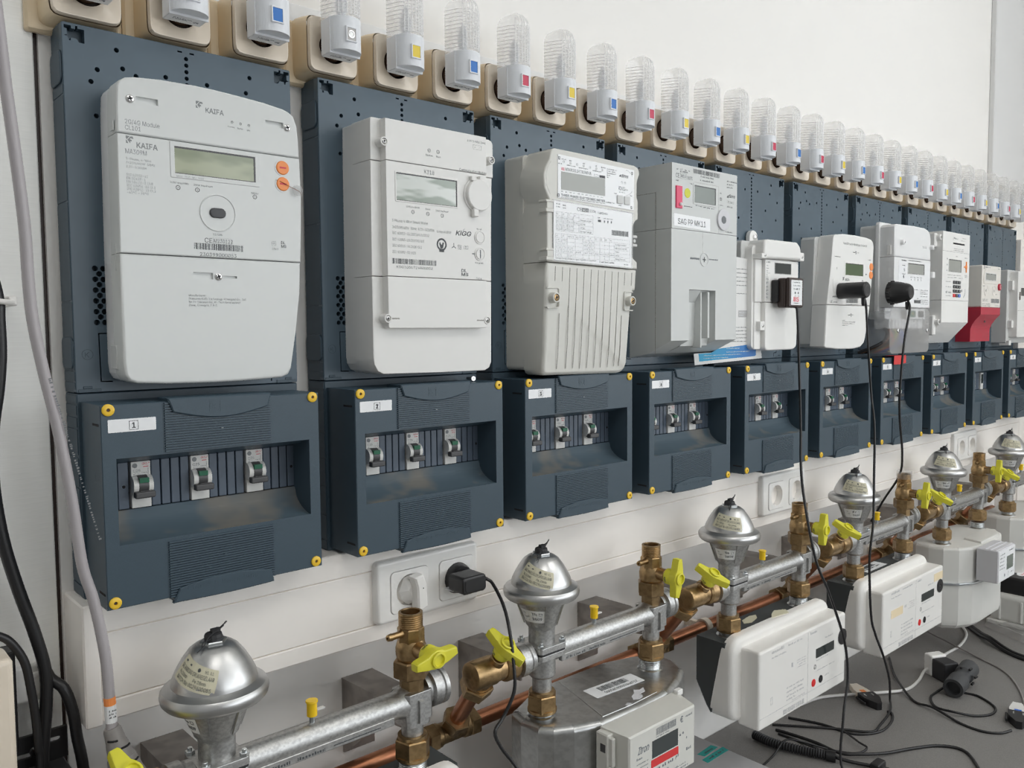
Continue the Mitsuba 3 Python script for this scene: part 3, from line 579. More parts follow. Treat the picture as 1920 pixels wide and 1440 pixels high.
p_.put(t, 'ink', 'fine_print')
p_ = Print(F(YM - .6)); p_.t('MCO', 70.5, 388.9, 1.5, 5.4).t('TCO', 78, 388.9, 1.5, 5).t('MQ', 85, 388.9, 1.5, 3.6).t('VQR', 91, 388.9, 1.5, 4.8); p_.put(t, 'ink_soft', 'display_print')

# 2: warm white meter with the raised panel and round hinged cap
t = thing('electricity_meter', 'warm white electricity meter with a round hinged cap, second from the left', 'electricity meter')
body = Polygon([(276.2, 300), (276.2, 214.5), (277.5, 206), (282, 198.5), (289.6, 195.2), (370, 194), (436.9, 194), (444, 197.3), (447.5, 204.4), (448.2, 251), (449.2, 360), (450.3, 410), (451, 430.5), (453, 430.5), (453.2, 471), (451, 475), (446.7, 476.5), (280, 477), (277.5, 475.5), (277, 430.5)])
obj('back_shell', fslab(body.buffer(-.8), 38, 60, .5), 'kigg_white', t)
for nm, lo, hi in (('module_cover', 430.7, 600), ('faceplate', 304.2, 430.2), ('terminal_cover', 0, 303.7)):
    obj(nm, fslab(body.intersection(sbox(0, lo, 900, hi)), 0, 38.3, 1.3, 2), 'kigg_white', t, smooth=25)
YP = -10.5
for nm, q_ in (('module_panel', sbox(290, 430.7, 433.8, 475.6)), ('meter_panel', sbox(290, 304.2, 433.4, 430.2)), ('terminal_panel', rr(290, 432, 246.4, 303.7, 2.5).union(sbox(290, 260, 432, 303.7)))):
    obj(nm, fslab(q_, YP, .5, 1, 2), 'kigg_white', t, smooth=25)
for x, z in ((288.2, 449.8), (441.6, 449.2), (289.3, 257.3), (432.4, 255.6)):
    b = obj('screw_boss', lathe([(5.4, -12), (5, 1), (4.6, 1.4), (3.6, 1.4), (3.5, -1), (0, -1)], (x, YP + .5, z), (0, -1, 0), 20), 'kigg_white', t, smooth=40)
    cross_screw(t, x, YP + .2, z, 2.9)
obj('seal_slot', [bx(292.5, 304.5, YP - .1, YP + .2, 256.4, 258), bx(416, 429, YP - .1, YP + .2, 254.8, 256.3)], 'groove', t)
lcd(t, 302.8, 387.7, 388, 418.4, YP, 'lcd_pale', 1.4, 'kigg_white', 1.6)
obj('port_rim', lathe([(20.5, -.5), (20, 1.5), (19, 1.8), (0, 1.8)], (417.5, YP, 404.5), (0, -1, 0), 36), 'kigg_white', t, smooth=30)
cap = obj('hinged_cap', lathe([(18.6, 0), (18.6, 4), (17.6, 4.8), (0, 4.8)], (418.5, YP - 1.5, 404.3), (0, -1, 0), 40), 'kigg_white', t, smooth=30)
obj('hinge_lug', [bx(406.5, 412, YP - 5, YP, 420.5, 426, .6), bx(419, 424.5, YP - 5, YP, 420.5, 427, .6)], 'kigg_white', cap); obj('latch', bx(408.5, 416.5, YP - 6, YP, 378.5, 388, .8), 'kigg_white', cap)
for z, tx in ((355, 'Scroll'), (335, 'Program')):
    obj('round_button', lathe([(8.2, 0), (8, 1), (7.2, 1), (7, .2), (6.2, .2), (6, 1.4), (0, 1.4)], (421.5, YP, z), (0, -1, 0), 26), 'kigg_white', t, smooth=30)
obj('button_slot', [bx(420.8, 422.2, YP - 1.6, YP - 1.2, 330, 340), bx(409.8, 413.8, YP - .3, YP, 334.4, 335.6)], 'ink_soft', t)
for x, z in ((348.6, 448.1), (361.1, 448.1), (324.9, 376.8), (345.4, 376.4), (365.9, 376)): hole(t, x, YP, z, 2.2)
p_ = Print(F(YP))
p_.t('Status', 343.5, 441.6, 2.2, 10).t('Run', 358.5, 441.5, 2.2, 6.2).t('3.6V ½ AA(1.2Ah)', 404.2, 466.6, 2.4, 27.6).o(412.9, 425.8, 458.7, 463.8, .2).t('+', 415, 460, 2.4).t('-', 422, 460, 2.6).t('Communication Module', 392.2, 429.9 + 1.2, 2.8, 40.8).t('K318', 341.4, 421.2, 4.6, 13.7)
p_.t('1000 imp/kWh', 315.6, 381.2, 2, 18.4).t('Alarm', 342.2, 380.8, 2, 6.6).t('1000 imp/kvarh', 356.8, 380.2, 2, 18.3)
for z, s_, w in ((364, '3 Phase 4 Wire Smart Meter', 48.7), (356.8, '3x230V/400V  50Hz  0.25-5(100)A', 57.6), (350.4, 'IEC 62052-11:2021/A11:2022', 50), (343.4, 'IEC 62053-21:2020 Cl.0.5', 43), (336.5, 'IEC 62053-24 2020 Cl.1', 39.6), (329.6, 'IEC 62052-31 UC3', 31)): p_.t(s_, 296.8, z, 2.9, w)
p_.t('Uimp:6000V', 358, 356.3, 2.7, 21).t('Scroll', 417.2, 363.8, 1.9, 8).t('Program', 414.7, 323.4, 2, 12.2).code(296.2, 356.3, 317.9, 323.9, 8).t('KGG1050324000002', 301.7, 313.2, 2.9, 49.5).t('DL', 393.2, 312.5, 3.6, 8, True).t('MS', 393.2, 308, 3.6, 10.4, True).t('2024', 415.8, 303.9 + .9, 2, 8.5)
p_.t('KiGG', 385.2, 355.4, 5.2, 22.6, True, shear=.3).p(pg((396, 361.2), (397, 361.2), (399.5, 364.5)))
p_.c(364.6, 343, 7.2, 2).p(pg((361, 334.3), (368, 334.3), (368, 338), (361, 338))).p(pg((363, 338), (366.5, 339), (368, 345), (366.5, 346), (364.5, 342), (362, 346), (361, 344)))
for a in (0, 2.09, 4.19): p_.p(affinity.rotate(sbox(381.9, 341.8, 382.7, 345.4), math.degrees(a), origin=(382.3, 341.8)))
p_.o(388.4, 393.4, 339, 344, .35).c(390.9, 341.5, 1.4, .35).o(397.4, 400.4, 339.6, 343.6, .3).o(400.4, 403.6, 339.6, 343.6, .3)
p_.put(t, 'ink')

# 3: beige-grey ribbed meter with the printed table
t = thing('electricity_meter', 'beige-grey electricity meter with a printed table and a ribbed lower cover', 'electricity meter')
obj('back_shell', fslab(rr(525, 703, 190, 473, 6), 24, 60, 1), 'mikro_grey', t)
YK = -21.0
upper = Polygon([(524.8, 331.2), (524.8, 394), (529, 410)] + [(520.5, 424), (519.3, 440), (522.5, 450), (530, 461), (532.3, 470), (535, 474), (539, 475.8), (610, 475.3), (697, 473.2), (704, 471), (707.2, 467), (707.8, 461.5), (704.5, 455), (702.7, 450), (702.2, 430), (704.8, 424), (704.8, 399), (700, 396.5), (695, 391), (692, 384), (691.4, 349), (694, 344), (703, 338.5), (703, 328.8)])
obj('meter_housing', fslab(upper, YK, 24.4, 2, 3), 'mikro_grey', t, smooth=30)
low = Polygon([(524.9, 330.4), (524.4, 300), (517.3 + 7, 295), (524.3, 215), (524.6, 192), (527, 186.5), (532, 184), (560, 183.5), (676, 181.3), (684, 182.5), (689.5, 188), (691, 196), (693.5, 268), (694, 284), (697, 297.8), (702.4, 298.4), (703, 328)])
lm = slab(low.buffer(-.01), -24.4, 21, 5, 4)
v = np.array(lm.vertices); k_ = np.clip((331 - v[:, 1]) / 145, 0, 1.1); v[:, 2] -= np.where(v[:, 2] > 10, 8.5 * k_, 0) + np.where(v[:, 2] > 0, np.clip((205 - v[:, 1]) / 24, 0, 1) ** 2 * 5, 0)
lm = put(mesh_of(v, lm.faces), F(0)); obj('terminal_cover', lm, 'mikro_grey', t, smooth=30)
yl = lambda z: -21 + 8.5 * (331 - z) / 145
for gx, z1, gx2, z0 in ((539.6, 325.5, 539.4, 306.6), (552.9, 324.9, 552.1, 306.5), (566.6, 324.4, 564, 192), (580.1, 324.4, 577, 192), (593.7, 323.8, 590.6, 191), (607.6, 323.8, 604, 191), (621.8, 323.9, 617.7, 191), (635.2, 323.8, 631.2, 191), (649.8, 323.2, 645, 191), (662.8, 323.2, 658.8, 192), (676.4, 322.9, 676, 305.1), (691.3, 323.1, 689.8, 304.9), (549.7, 264.9, 550.2, 192), (673.2, 262.9, 672.6, 192)):
    x_ = gx; n_ = 5; zz = np.linspace(z0, z1, n_); ps = [(x_, yl(z) - .15 + (0 if z > 205 else ((205 - z) / 24) ** 2 * 5), z) for z in zz]
    obj('groove', tube(ps, .42, 5, 1), 'groove', t)
for x0, x1, z0, z1 in ((524.5, 547.5, 271.5, 298.5), (675.5, 694.5, 269.5, 297)):
    pk = obj('screw_recess', fslab(rr(x0, x1, z0, z1, 3).difference(rr(x0 + 1.6 if x0 > 600 else x0 - 1, x1 - 1.6 if x0 < 600 else x1 + 1, z0 + 1.6, z1 - 1.6, 2)), -20.6, -15, 1.2, 2), 'mikro_grey', t, smooth=30)
    bx_ = (x0 + x1) / 2 + (2 if x0 > 600 else 0); bz_ = (z0 + z1) / 2
    obj('screw_boss', lathe([(7.2, -2), (6.8, 8), (6, 8.8), (4.8, 8.8), (4.6, 6), (0, 6)], (bx_, -18, bz_), (0, -1, 0), 22), 'mikro_grey', t, smooth=40)
    cross_screw(t, bx_, -25.4, bz_, 4.2, mat='brass')
obj('grip_hollow', fslab(Polygon([(531, 416), (524, 427), (523, 440), (526, 450), (533, 459)]), YK - .3, YK + .4, .3), 'mikro_grey', t)
obj('faceplate', fslab(pg((543.5, 413.3), (694.3, 410.2), (695, 466.3), (543.8, 468.6)), YK - .9, YK, .3), 'label_white', t)
p_ = Print(F(YK - .9)); p_.o(543.9, 694.6, 412, 467.4, .4) if False else None
obj('display', bx(549.4, 633.6, YK - 1.2, YK, 424.3, 447.4), 'lcd_grey', t, label='grey liquid crystal display')
for x in (657.8, 672.9): obj('push_key', fslab(rr(x, x + 11.8, 416.8, 428.4, 1.5), YK - 2.6, YK, .7, 2), 'meter_shell', t)
for x, z in ((554.6, 460.3), (566.9, 459.9), (579.1, 459.7), (591.7, 459.5), (603.9, 459), (616.3, 459), (628.5, 458.5)): hole(t, x, YK - .9, z, 1.7, mat='ink_grey')
for x in (668.5, 675.2): hole(t, x, YK - .9, 446.4, 1.7, mat='ink_grey')
p_ = Print(F(YK - .9)); p_.t('MIKROELEKTRONIKA', 557.5, 449.2, 3.9, 49).t('THREE PHASE ELECTRONIC METER', 549.2, 415.9, 3, 84.5, True).t('dlms', 666.5, 453.6, 4.6, 15, True, shear=.2).p(pg((662.5, 454), (666, 457.5), (666.5, 454))).t('iDiS', 661.9, 435.6, 5, 13.2).t('CLB', 676, 436, 2, 5)
for x, z in ((546.3, 463.9), (690.2, 461.2), (544.6, 416.6), (688.8, 413.9)): p_.o(x - 1.6, x + 1.6, z - 1.9, z + 1.9, .8)
p_.o(612.1, 621, 448, 451, .3).r(622.6, 634, 447.8, 451.2).p(Point(676.5, 447).buffer(17.5, quad_segs=10).difference(Point(676.5, 447).buffer(17.2, quad_segs=10)).intersection(sbox(677, 428, 690.8, 465)))
for z, w in ((462, 21), (459.2, 17), (456.4, 18.6), (453.6, 8), (451, 4)): p_.fuzz(637.7, z - 1.4, w, 1.5, 5)
for x, z, w in ((551, 463.4, 8), (560, 456.6, 16), (544.5, 457, 7), (582, 456.2, 20), (609, 455.6, 17), (626, 462, 9), (565, 463, 4), (590, 462.6, 4), (614, 462.4, 4), (663, 433, 12), (652.5, 430, 5), (686, 430, 4), (662, 414.6, 6)): p_.fuzz(x, z - .6, w, 1.4, 6)
for k in range(11): p_.fuzz(549.5 + 7.6 * k, 421.4, 3.6, 1.3, k)
p_.fuzz(549.2, 413.8, 84, 1.2, 9).fuzz(636, 415.6, 18, 1.9, 2)
p_.put(t, 'ink'); p_ = Print(F(YK - .9)); p_.o(550.1, 555.6, 448.8, 452.6, .5).fuzz(551, 449.8, 4, 1.6, 1); p_.put(t, 'sticker_red', 'red_mark')
d = obj('label_door', fslab(pg((535, 333.6), (688.5, 330), (690.6, 405.8), (535.4, 409)), YK - 1.4, YK, .3), 'label_white', t, label='hinged door with a white printed table')
obj('door_rim', fslab(Polygon([(533.6, 332.2), (689.9, 328.6), (692, 407.2), (534, 410.4)], [[(535, 333.6), (688.5, 330), (690.6, 405.8), (535.4, 409)]]), YK - 2, YK), 'clear_cover', d)
for z0, z1 in ((393.6, 409.2), (332.4, 348)): obj('hinge', [bx(521, 534.5, YK - 2.4, YK + 12, z0, z0 + 4.6, .5), bx(523, 534, YK - 2, YK + 12, z0 + 4.6, z1 - 3, .4), bx(521, 534.5, YK - 2.4, YK + 12, z1 - 3, z1, .5)], 'mikro_grey', d)
p_ = Print(F(YK - 1.4)); p_.t('CE', 578.6, 399.6, 4.6, 8.6).t('1304', 602.4, 399.7, 3.8, 12.6).t('14MID004', 618.4, 399, 2.8, 20.2).r(587.7, 600.4, 399.2, 404.3).fuzz(540, 404.6, 7, 1.6, 1).fuzz(540, 401, 7, 1.6, 2).fuzz(552, 403.6, 6, 1.6, 3).fuzz(552, 400.4, 6, 1.6, 4)
def grid(p_, xs, zs, w=.22):
    for z in zs: p_.r(xs[0], xs[-1], z - w / 2, z + w / 2)
    for x in xs: p_.r(x - w / 2, x + w / 2, zs[0], zs[-1])
xs1 = [539.4, 550.2, 560.9, 571.5, 581.6, 609.2]; zs1 = np.linspace(395.4, 371, 6); xs2 = [538.2, 549.1, 559.4, 574.4, 589.3, 600.8, 612.2, 622.8, 632.1, 641.7, 652.1, 685]; zs2 = np.linspace(367.4, 337.8, 7)
grid(p_, xs1, zs1); grid(p_, xs2, zs2)
for j in range(5):
    for i, s_ in enumerate((('L1', 'L2', 'L3', 'Lt'), ('31.4.0', '51.4.0', '71.4.0'), ('31.7.0', '51.7.0', '71.7.0', '90.7.0'), ('32.7.0', '52.7.0', '72.7.0'), ('32.24.0', '52.24.0', '72.24.0'))[j]): p_.t(s_, xs1[i] + 1, zs1[j + 1] + 1.4, 2.1, min(9, 1.7 * len(s_) - .6))
    if j: p_.t(('', 'Average Current', 'Current', 'Voltage', 'Average Voltage')[j], 584, zs1[j + 1] + 1.2, 2, (0, 22, 10, 9, 22)[j])
T2 = (('+A', '-A', '+A|+|-A', '+A|-|-A', '+R', '-R', 'R1', 'R2', 'R3', 'R4'), ('1.4.0', '2.4.0', '', '', '3.4.0', '4.4.0'), ('1.6.7', '2.6.7', '', '', '3.6.7', '4.6.7'), ('1.7.0', '2.7.0', '15.7.0', '', '3.7.0', '4.7.0'), ('1.8.7', '2.8.7', '15.8.0', '16.8.0', '3.8.7', '4.8.7', '5.8.7', '6.8.7', '7.8.7', '8.8.0'), ('1.24.0', '', '15.24.0', ''))
for j in range(6):
    for i, s_ in enumerate(T2[j]):
        if s_: p_.t(s_, xs2[i] + 1.2, zs2[j + 1] + 1.6, 1.9, min(xs2[i + 1] - xs2[i] - 2, 1.6 * len(s_)))
    if j: p_.t(('', 'Average Demand', 'Maximum Demand', 'Power', 'Energy', 'Billing Demand')[j], 654, zs2[j + 1] + 1.6, 1.9, (0, 23, 24, 8, 9, 21)[j])
p_.t('Constant for the electrical output: imp/kWh and imp/kvarh', 537.4, 335, 1.9, 78).fuzz(622, 334, 30, 2, 3).fuzz(672, 333, 9, 1.8, 3).code(647, 681.5, 372.6, 379.6, 4)
for k, x in enumerate((619, 631, 638, 645)): p_.fuzz(x - 1, 393.4, 5, 1.3, k); p_.r(x, x + (6 if not k else 2), 388.4, 391.4)
p_.put(d, 'ink'); p_ = Print(F(YK - 1.52)); p_.t('M16', 589, 400, 3.6, 10, True); p_.put(d, 'label_white', 'white_print')
obj('door_screw', [lathe([(0, 0), (2.6, 0), (2.6, 3), (0, 3.4)], (697, -18, 368), (0, -1, 0), 12), bx(692, 702, -22, -14, 372, 376, .8), bx(692, 702, -22, -14, 360, 364, .8)], 'meter_shell', t)

# 4: grey meter with the SAG PP MK11 label
t = thing('electricity_meter', 'grey electricity meter labelled SAG PP MK11 with a pink slide seal', 'electricity meter')
YS = -20.0; xl, xr, zt, zb = 783, 953, 489.4, 226
prof = [(-YS, zt), (-60, zt), (-60, 199), (-23, 206), (20, zb)]      # out, z
sidep = lambda x0, x1, pr_: put(slab(Polygon([(-o, z) for o, z in pr_]), x0, x1, 0), np.array([[0, 0, 1, 0], [1, 0, 0, 0], [0, 1, 0, 0], [0, 0, 0, 1.0]]))
obj('upper_housing', sidep(xl, xr, [(20, 393.3), (20, zt), (-60, zt), (-60, 393.3)]), 'sag_grey', t)
obj('terminal_cover', [sidep(xl - 1, 826, [(20, 226), (20, 392.7), (-60, 392.7), (-60, 199), (-23, 206)]), sidep(895, xr, [(20, 226), (20, 392.7), (-60, 392.7), (-60, 199), (-23, 206)]), sidep(826, 895, [(20, 303.5), (20, 392.7), (-60, 392.7), (-60, 199), (-23, 206), (4, 217), (6, 226), (8, 303.5)])], 'sag_grey', t)
obj('inner_rib', [bx(858.5, 862, -18, 0, 214, 300, .5), bx(876, 881, -19, -6, 229, 301, .6), sidep(826, 858, [(19, 303), (6, 303), (6, 300), (8, 285)])], 'sag_grey', t)
obj('seam', [bx(xl - 1.2, xl - .9, 9, 9.8, 205, 449), bx(xl - .2, xl + .1, 9.4, 56, 448.3, 449)], 'groove', t)
lcd(t, 838, 893.5, 436, 462, YS, 'lcd_teal', 1.4, 'sag_grey', 3)
obj('slide_seal', fslab(sbox(791.8, 423.6, 806.5, 456.4), YS - 2, YS, .5), 'pink', t, label='pink slide seal')
obj('seal_ball', trimesh.creation.icosphere(2, 2.6).apply_translation((801, YS - 3, 429.5)), 'label_white', t, smooth=True)
obj('green_dot', fslab(circ(820.8, 448, 7.2, 8), YS - .5, YS), 'lime', t)
obj('optical_port', [lathe([(16.8, -.5), (16.6, 2.4), (15.4, 3), (0, 3)], (914, YS, 415.6), (0, -1, 0), 36)], 'index_lilac', t, smooth=30)
obj('port_window', cyl(6, 0, .5, (912, YS - 3, 415.2), (0, -1, 0), 20), 'ink_soft', t)
hole(t, 907.9, YS, 447.5, 2.6, mat='dark_hole')
lb = obj('name_label', fslab(pg((787.5, 397.2), (879.3, 395), (879.2, 413.8), (787.8, 415.3)), YS - .4, YS), 'label_white', t, label='white label reading SAG PP MK11')
p_ = Print(F(YS - .4)); p_.t('SAG PP MK11', 797.6, 400.2, 8.6, 69.5); p_.put(lb, 'ink')
sc = obj('screw_rosette', lathe([(11, -.5), (10.6, .8), (9.6, .8), (9, .1), (0, .1)], (864.5, YS, 350.5), (0, -1, 0), 28), 'sag_grey', t, smooth=30)
obj('cross_slot', [bx(860.5, 868.5, YS - .4, YS, 349.7, 351.3), bx(863.7, 865.3, YS - .4, YS, 346.5, 354.5)], 'ink', sc)
obj('screw_slot', [bx(828.5, 852, YS - .2, YS + .1, 349.6, 352.4), bx(877, 901, YS - .2, YS + .1, 350.8, 352.4)], 'ink_soft', t)
p_ = Print(F(YS)); p_.code(835.7, 904.6, 479.6, 486.2, 9).t('CE', 792.4, 468.6, 6.4, 8).t('M18', 804.6, 469.7, 4.6, 11.5).o(802.4, 818.6, 467.8, 476, .3).t('0071', 821.2, 468.4, 5, 12.2).t('dlms', 927.8, 452.4, 5, 19.5, True, shear=.2).p(pg((924, 452), (928, 456), (928.6, 451))).t('LTE Cat.1', 925.1, 443.4, 3.4, 18.6).t('wM-Bus', 925.1, 436, 3.2, 15.4).r(812, 833, 427.6, 428.4)
for a in ((797, 482), (806, 482.6), (816.8, 482.2), (826.4, 482.2)): p_.fuzz(a[0] - 3, a[1] - 2, 5, 2.2, 2)
for x, z, w, h in ((802.5, 477.4, 19, 2), (854.6, 475.6, 33.5, 2.4), (853, 470, 34, 2.4), (924.6, 476.4, 27, 2.2), (924.6, 471.6, 17, 2.2), (924.6, 467, 16, 2.2), (792.6, 463.4, 6, 2), (827, 462, 6, 1.6), (905, 456, 4, 1.8), (903.5, 437.4, 11, 1.4), (922, 396.6, 20, 1.8), (842, 431, 4, 2), (849, 430.4, 9, 2), (861, 430, 7, 2), (871, 429.6, 8, 2), (882, 429.6, 8, 2)): p_.fuzz(x, z, w, h, int(x))
p_.put(t, 'ink'); p_ = Print(F(YS)); p_.r(837, 902.4, 466.2, 466.6).r(902, 902.4, 393.3, 466.6).r(860.5, 860.8, 356, 392); p_.put(t, 'groove', 'seam_line')

# leaflet leaning between the fourth and fifth meters
t = thing('leaflet', 'white printed leaflet with a blue panel tucked between the fourth and fifth meters', 'leaflet')
lp = [(893.3, 203.5), (896.5, 184.6), (1095.7, 190.7), (1063, 363), (1008, 366), (962, 364), (962, 204.6), (930, 204.2)]
obj('sheet', fslab(Polygon(lp), 19.5, 20, 0), 'paper_white', t)
obj('blue_panel', fslab(pg((908.6, 190.3), (1072, 195), (1076.5, 197), (1075, 214.5), (1071, 216.8), (960, 210), (940, 203.6), (906.4, 203)), 19.3, 19.6), 'film_blue', t, label='blue gradient panel')
obj('grey_note', fslab(rr(1020, 1056, 263, 275, 1.4), 19.3, 19.6), 'ink_faint', t)
p_ = Print(F(19.4, 0, 0)); a_ = math.radians(-3)
for k, (x, z, w) in enumerate(((985, 345, 64), (990, 338, 60), (992, 331, 56), (986, 324, 66), (986, 317, 66), (1000, 303, 44), (985, 245, 72), (985, 239, 76), (985, 233, 80), (985, 227, 78), (985, 221, 72))): p_.fuzz(x, z, w, 1.6, k)
p_.put(t, 'ink_soft'); p_ = Print(F(19.2)); [p_.fuzz(x, z, w, 1.4, 3) for x, z, w in ((985, 209.5, 40), (985, 203.4, 70), (920, 199, 110), (920, 194.4, 70), (1022, 270.5, 26), (1022, 266, 14))]; p_.put(t, 'ink_white', 'white_print')

# 5: white single-phase meter behind the reader
t = thing('electricity_meter', 'white electricity meter with the square brown reader clipped to its front', 'electricity meter')
obj('back_shell', fslab(rr(1034, 1182, 206, 396, 6), 24, 60, 1), 'meter_shell', t)
obj('body', fslab(rr(1046, 1184, 208, 388, 8), 10, 30, 2, 2), 'meter_white', t, smooth=30)
obj('top_cover', [fslab(Polygon([(1055, 364), (1181, 366.5), (1181, 378), (1176, 391), (1166, 398), (1072, 397.5), (1062, 396), (1057, 390)]), -8, 45, 5, 4), fslab(rr(1048, 1064, 363.5, 372, 1.5), -8, 20, 1), fslab(rr(1174, 1189, 365, 380, 1.5), -8, 20, 1)], 'meter_white', t, smooth=30)
obj('front_plate', fslab(sbox(1072, 289.6, 1183, 363.8), 0, 22, .8), 'meter_white', t)
obj('side_step', fslab(sbox(1050, 289.6, 1071.4, 363), 6, 22, .6), 'meter_white', t)
obj('terminal_cover', fslab(Polygon([(1073, 289), (1073, 212), (1076, 206.5), (1082, 204.6), (1160, 204.6), (1170, 205.5), (1178, 209), (1181, 214), (1183.4, 289)]), 0, 40, 3, 3), 'meter_white', t, smooth=30)
obj('terminal_side', fslab(rr(1051, 1072.4, 207, 289, 3), 8, 40, 1), 'meter_white', t)
obj('seal_lug', [fslab(rr(1058, 1072.5, 240, 256, 1.5), 0, 20, .8), fslab(rr(1181, 1192, 243, 257, 1.5), 4, 20, .8)], 'meter_white', t)
for x, y, z in ((1058, -8, 369.2), (1181, -8, 372), (1066, 0, 248)): cross_screw(t, x, y, z, 2.6)
obj('hanging_eye', fslab(Point(1114.5, 408).buffer(13, quad_segs=8).union(sbox(1101.5, 390, 1127.5, 408)).difference(circ(1117, 409, 3.6)), 50, 58, 1, 2), 'meter_white', t, smooth=30)
obj('eye_screw', lathe([(0, 0), (5, 0), (5, 3), (3, 4.5), (0, 4.5)], (1117, 50.5, 409), (0, -1, 0), 16), 'chrome', t, smooth=40)
lcd(t, 1102.4, 1156.6, 340.2, 358.8, 0, 'lcd_dark', 1, 'meter_shell', 1)
obj('port_clip', bx(1118, 1131, -2, 0, 299, 331, .6), 'meter_white', t)
p_ = Print(F(0)); p_.t('CE', 1089.3, 293, 4, 9)
for k in range(26): p_.r(1074.5, 1082.3, 293 + 1.6 * k, 293 + 1.6 * k + (.5, .9, 1.2, .5)[(k * 7) % 4])
for x, z, w, h in ((1075.5, 357.6, 12, 2.6), (1075.5, 352, 8, 1.8), (1075.5, 347.4, 10, 1.8), (1075.5, 343, 7, 1.8), (1075.5, 339.4, 12, 1.4), (1100, 330, 15, 1.4), (1103, 326, 12, 1.4), (1102, 322, 13, 1.4), (1106, 318, 9, 1.4), (1099, 313, 15, 1.4), (1098, 301, 16, 1.4), (1101, 293.6, 13, 1.6), (1176, 360, 6, 1.4)): p_.fuzz(x, z, w, h, int(x + z))
p_.c(1077.4, 336.6, 1.4); p_.put(t, 'ink_grey')
t = thing('meter_reader', 'small square brown-black reader with a white label on the fifth meter', 'meter reader')
obj('clip_base', bx(1090, 1104, -13, -1, 289, 328, 1.5), 'black', t)
obj('back_half', rb(1096, 1146, -24, -9, 279.6, 331, 3), 'brown_black', t); obj('front_half', rb(1098, 1147, -31, -23.4, 279.8, 331.6, 3), 'brown_black', t)
lb = obj('label', fslab(rr(1120 - 16, 1141, 284, 327.5, 1), -31.4, -30.9), 'label_white', t)
p_ = Print(F(-31.4)); 
for z, w, h in ((322.5, 26, 2), (316.8, 24, 2), (310.4, 20, 3.2), (286.4, 18, 2)): p_.fuzz(1122.5 - w / 2, z, w, h, int(w))
p_.c(1117.5, 305, 2).c(1127.5, 305, 2).fuzz(1116, 299, 4, 1.6, 1).fuzz(1126, 299, 4, 1.6, 2); p_.put(lb, 'ink')
p_ = Print(F(-31.4)); p_.r(1112, 1114, 290, 298).r(1115, 1117, 290, 298).r(1118, 1120, 290, 298).t('S', 1121.6, 290, 7.6, 8.5, True); p_.put(lb, 'ink_red', 'red_mark')

# 6: white meter with the cylindrical reader head
t = thing('electricity_meter', 'white rounded electricity meter with a green display and a cylindrical black reader head', 'electricity meter')
o6 = Polygon([(1322, 424), (1355, 427.4), (1402, 428), (1452, 426.6), (1472, 424), (1480, 419), (1483.2, 411), (1480, 357), (1468.5, 280), (1453, 225), (1447, 213), (1432, 204.6), (1399, 201.2), (1339, 202), (1290, 205.6), (1284, 208.5), (1290.4, 287), (1304, 352), (1312, 415), (1316, 422)])
obj('back_shell', fslab(Polygon([(1303.6, 421), (1298, 416), (1294, 330), (1287.5, 213), (1292, 206.5), (1330, 203), (1400, 203), (1446, 214), (1468, 290), (1480, 370), (1481, 415), (1474, 422), (1400, 426)]), 31, 60, 1), 'meter_shell', t)
for nm, lo, hi in (('faceplate', 288.6, 600), ('terminal_cover', 0, 288)):
    obj(nm, fslab(o6.intersection(sbox(0, lo, 3000, hi)), 0, 30.6, 3, 3), 'meter_white', t, smooth=30)
lcd(t, 1361, 1436, 347.6, 371, 0, 'lcd_lime', 1.2, 'meter_white', 4)
for z in (368, 351.4): obj('orange_button', lathe([(0, -1), (8, -1), (8, 1.6), (7, 2.6), (0, 2.6)], (1472 if z > 360 else 1471, 1.4, z), (0, -1, 0), 20), 'orange', t, smooth=40)
obj('oval_cover', fslab(rr(1312, 1327, 312, 342, 7), -.8, .5, .5), 'meter_white', t)
hole(t, 1327.2, 0, 359.2, 1.8, mat='dark_hole')
p_ = Print(F(0)); p_.t('Final MID sample-Modulebox-3-4Bus EN', 1351.4, 407, 4.4, 99.7); kf_logo(p_, 1351.6, 336.6, 6.6); p_.t('KAIFA', 1362, 336, 5, 17, True).code(1366.5, 1417.5, 293, 303, 5).t('CE', 1301.4, 292, 4.6, 10).fuzz(1314, 292.6, 18, 3, 1).fuzz(1312, 303, 18, 3, 2).fuzz(1366.5, 289.4, 51, 1.6, 5).fuzz(1352.6, 258, 12, 1.5, 5).fuzz(1352.6, 254.6, 56, 1.5, 6).fuzz(1352.6, 251.2, 50, 1.5, 7).fuzz(1352.6, 247.8, 22, 1.5, 8).fuzz(1318, 381, 22, 2, 3).fuzz(1458, 381, 12, 1.6, 3).fuzz(1432, 338, 8, 2, 2)
for x, z in ((1392, 393.4), (1376, 269)): p_.r(x, x + 9, z - .6, z + .8).p(Point(x + 12, z).buffer(3).difference(Point(x + 12, z).buffer(1.6)).difference(sbox(x + 8, z - 4, x + 11, z))).fuzz(x + 17, z, 8, 1, 3)
p_.r(1447, 1453, 351, 353); p_.put(t, 'ink')
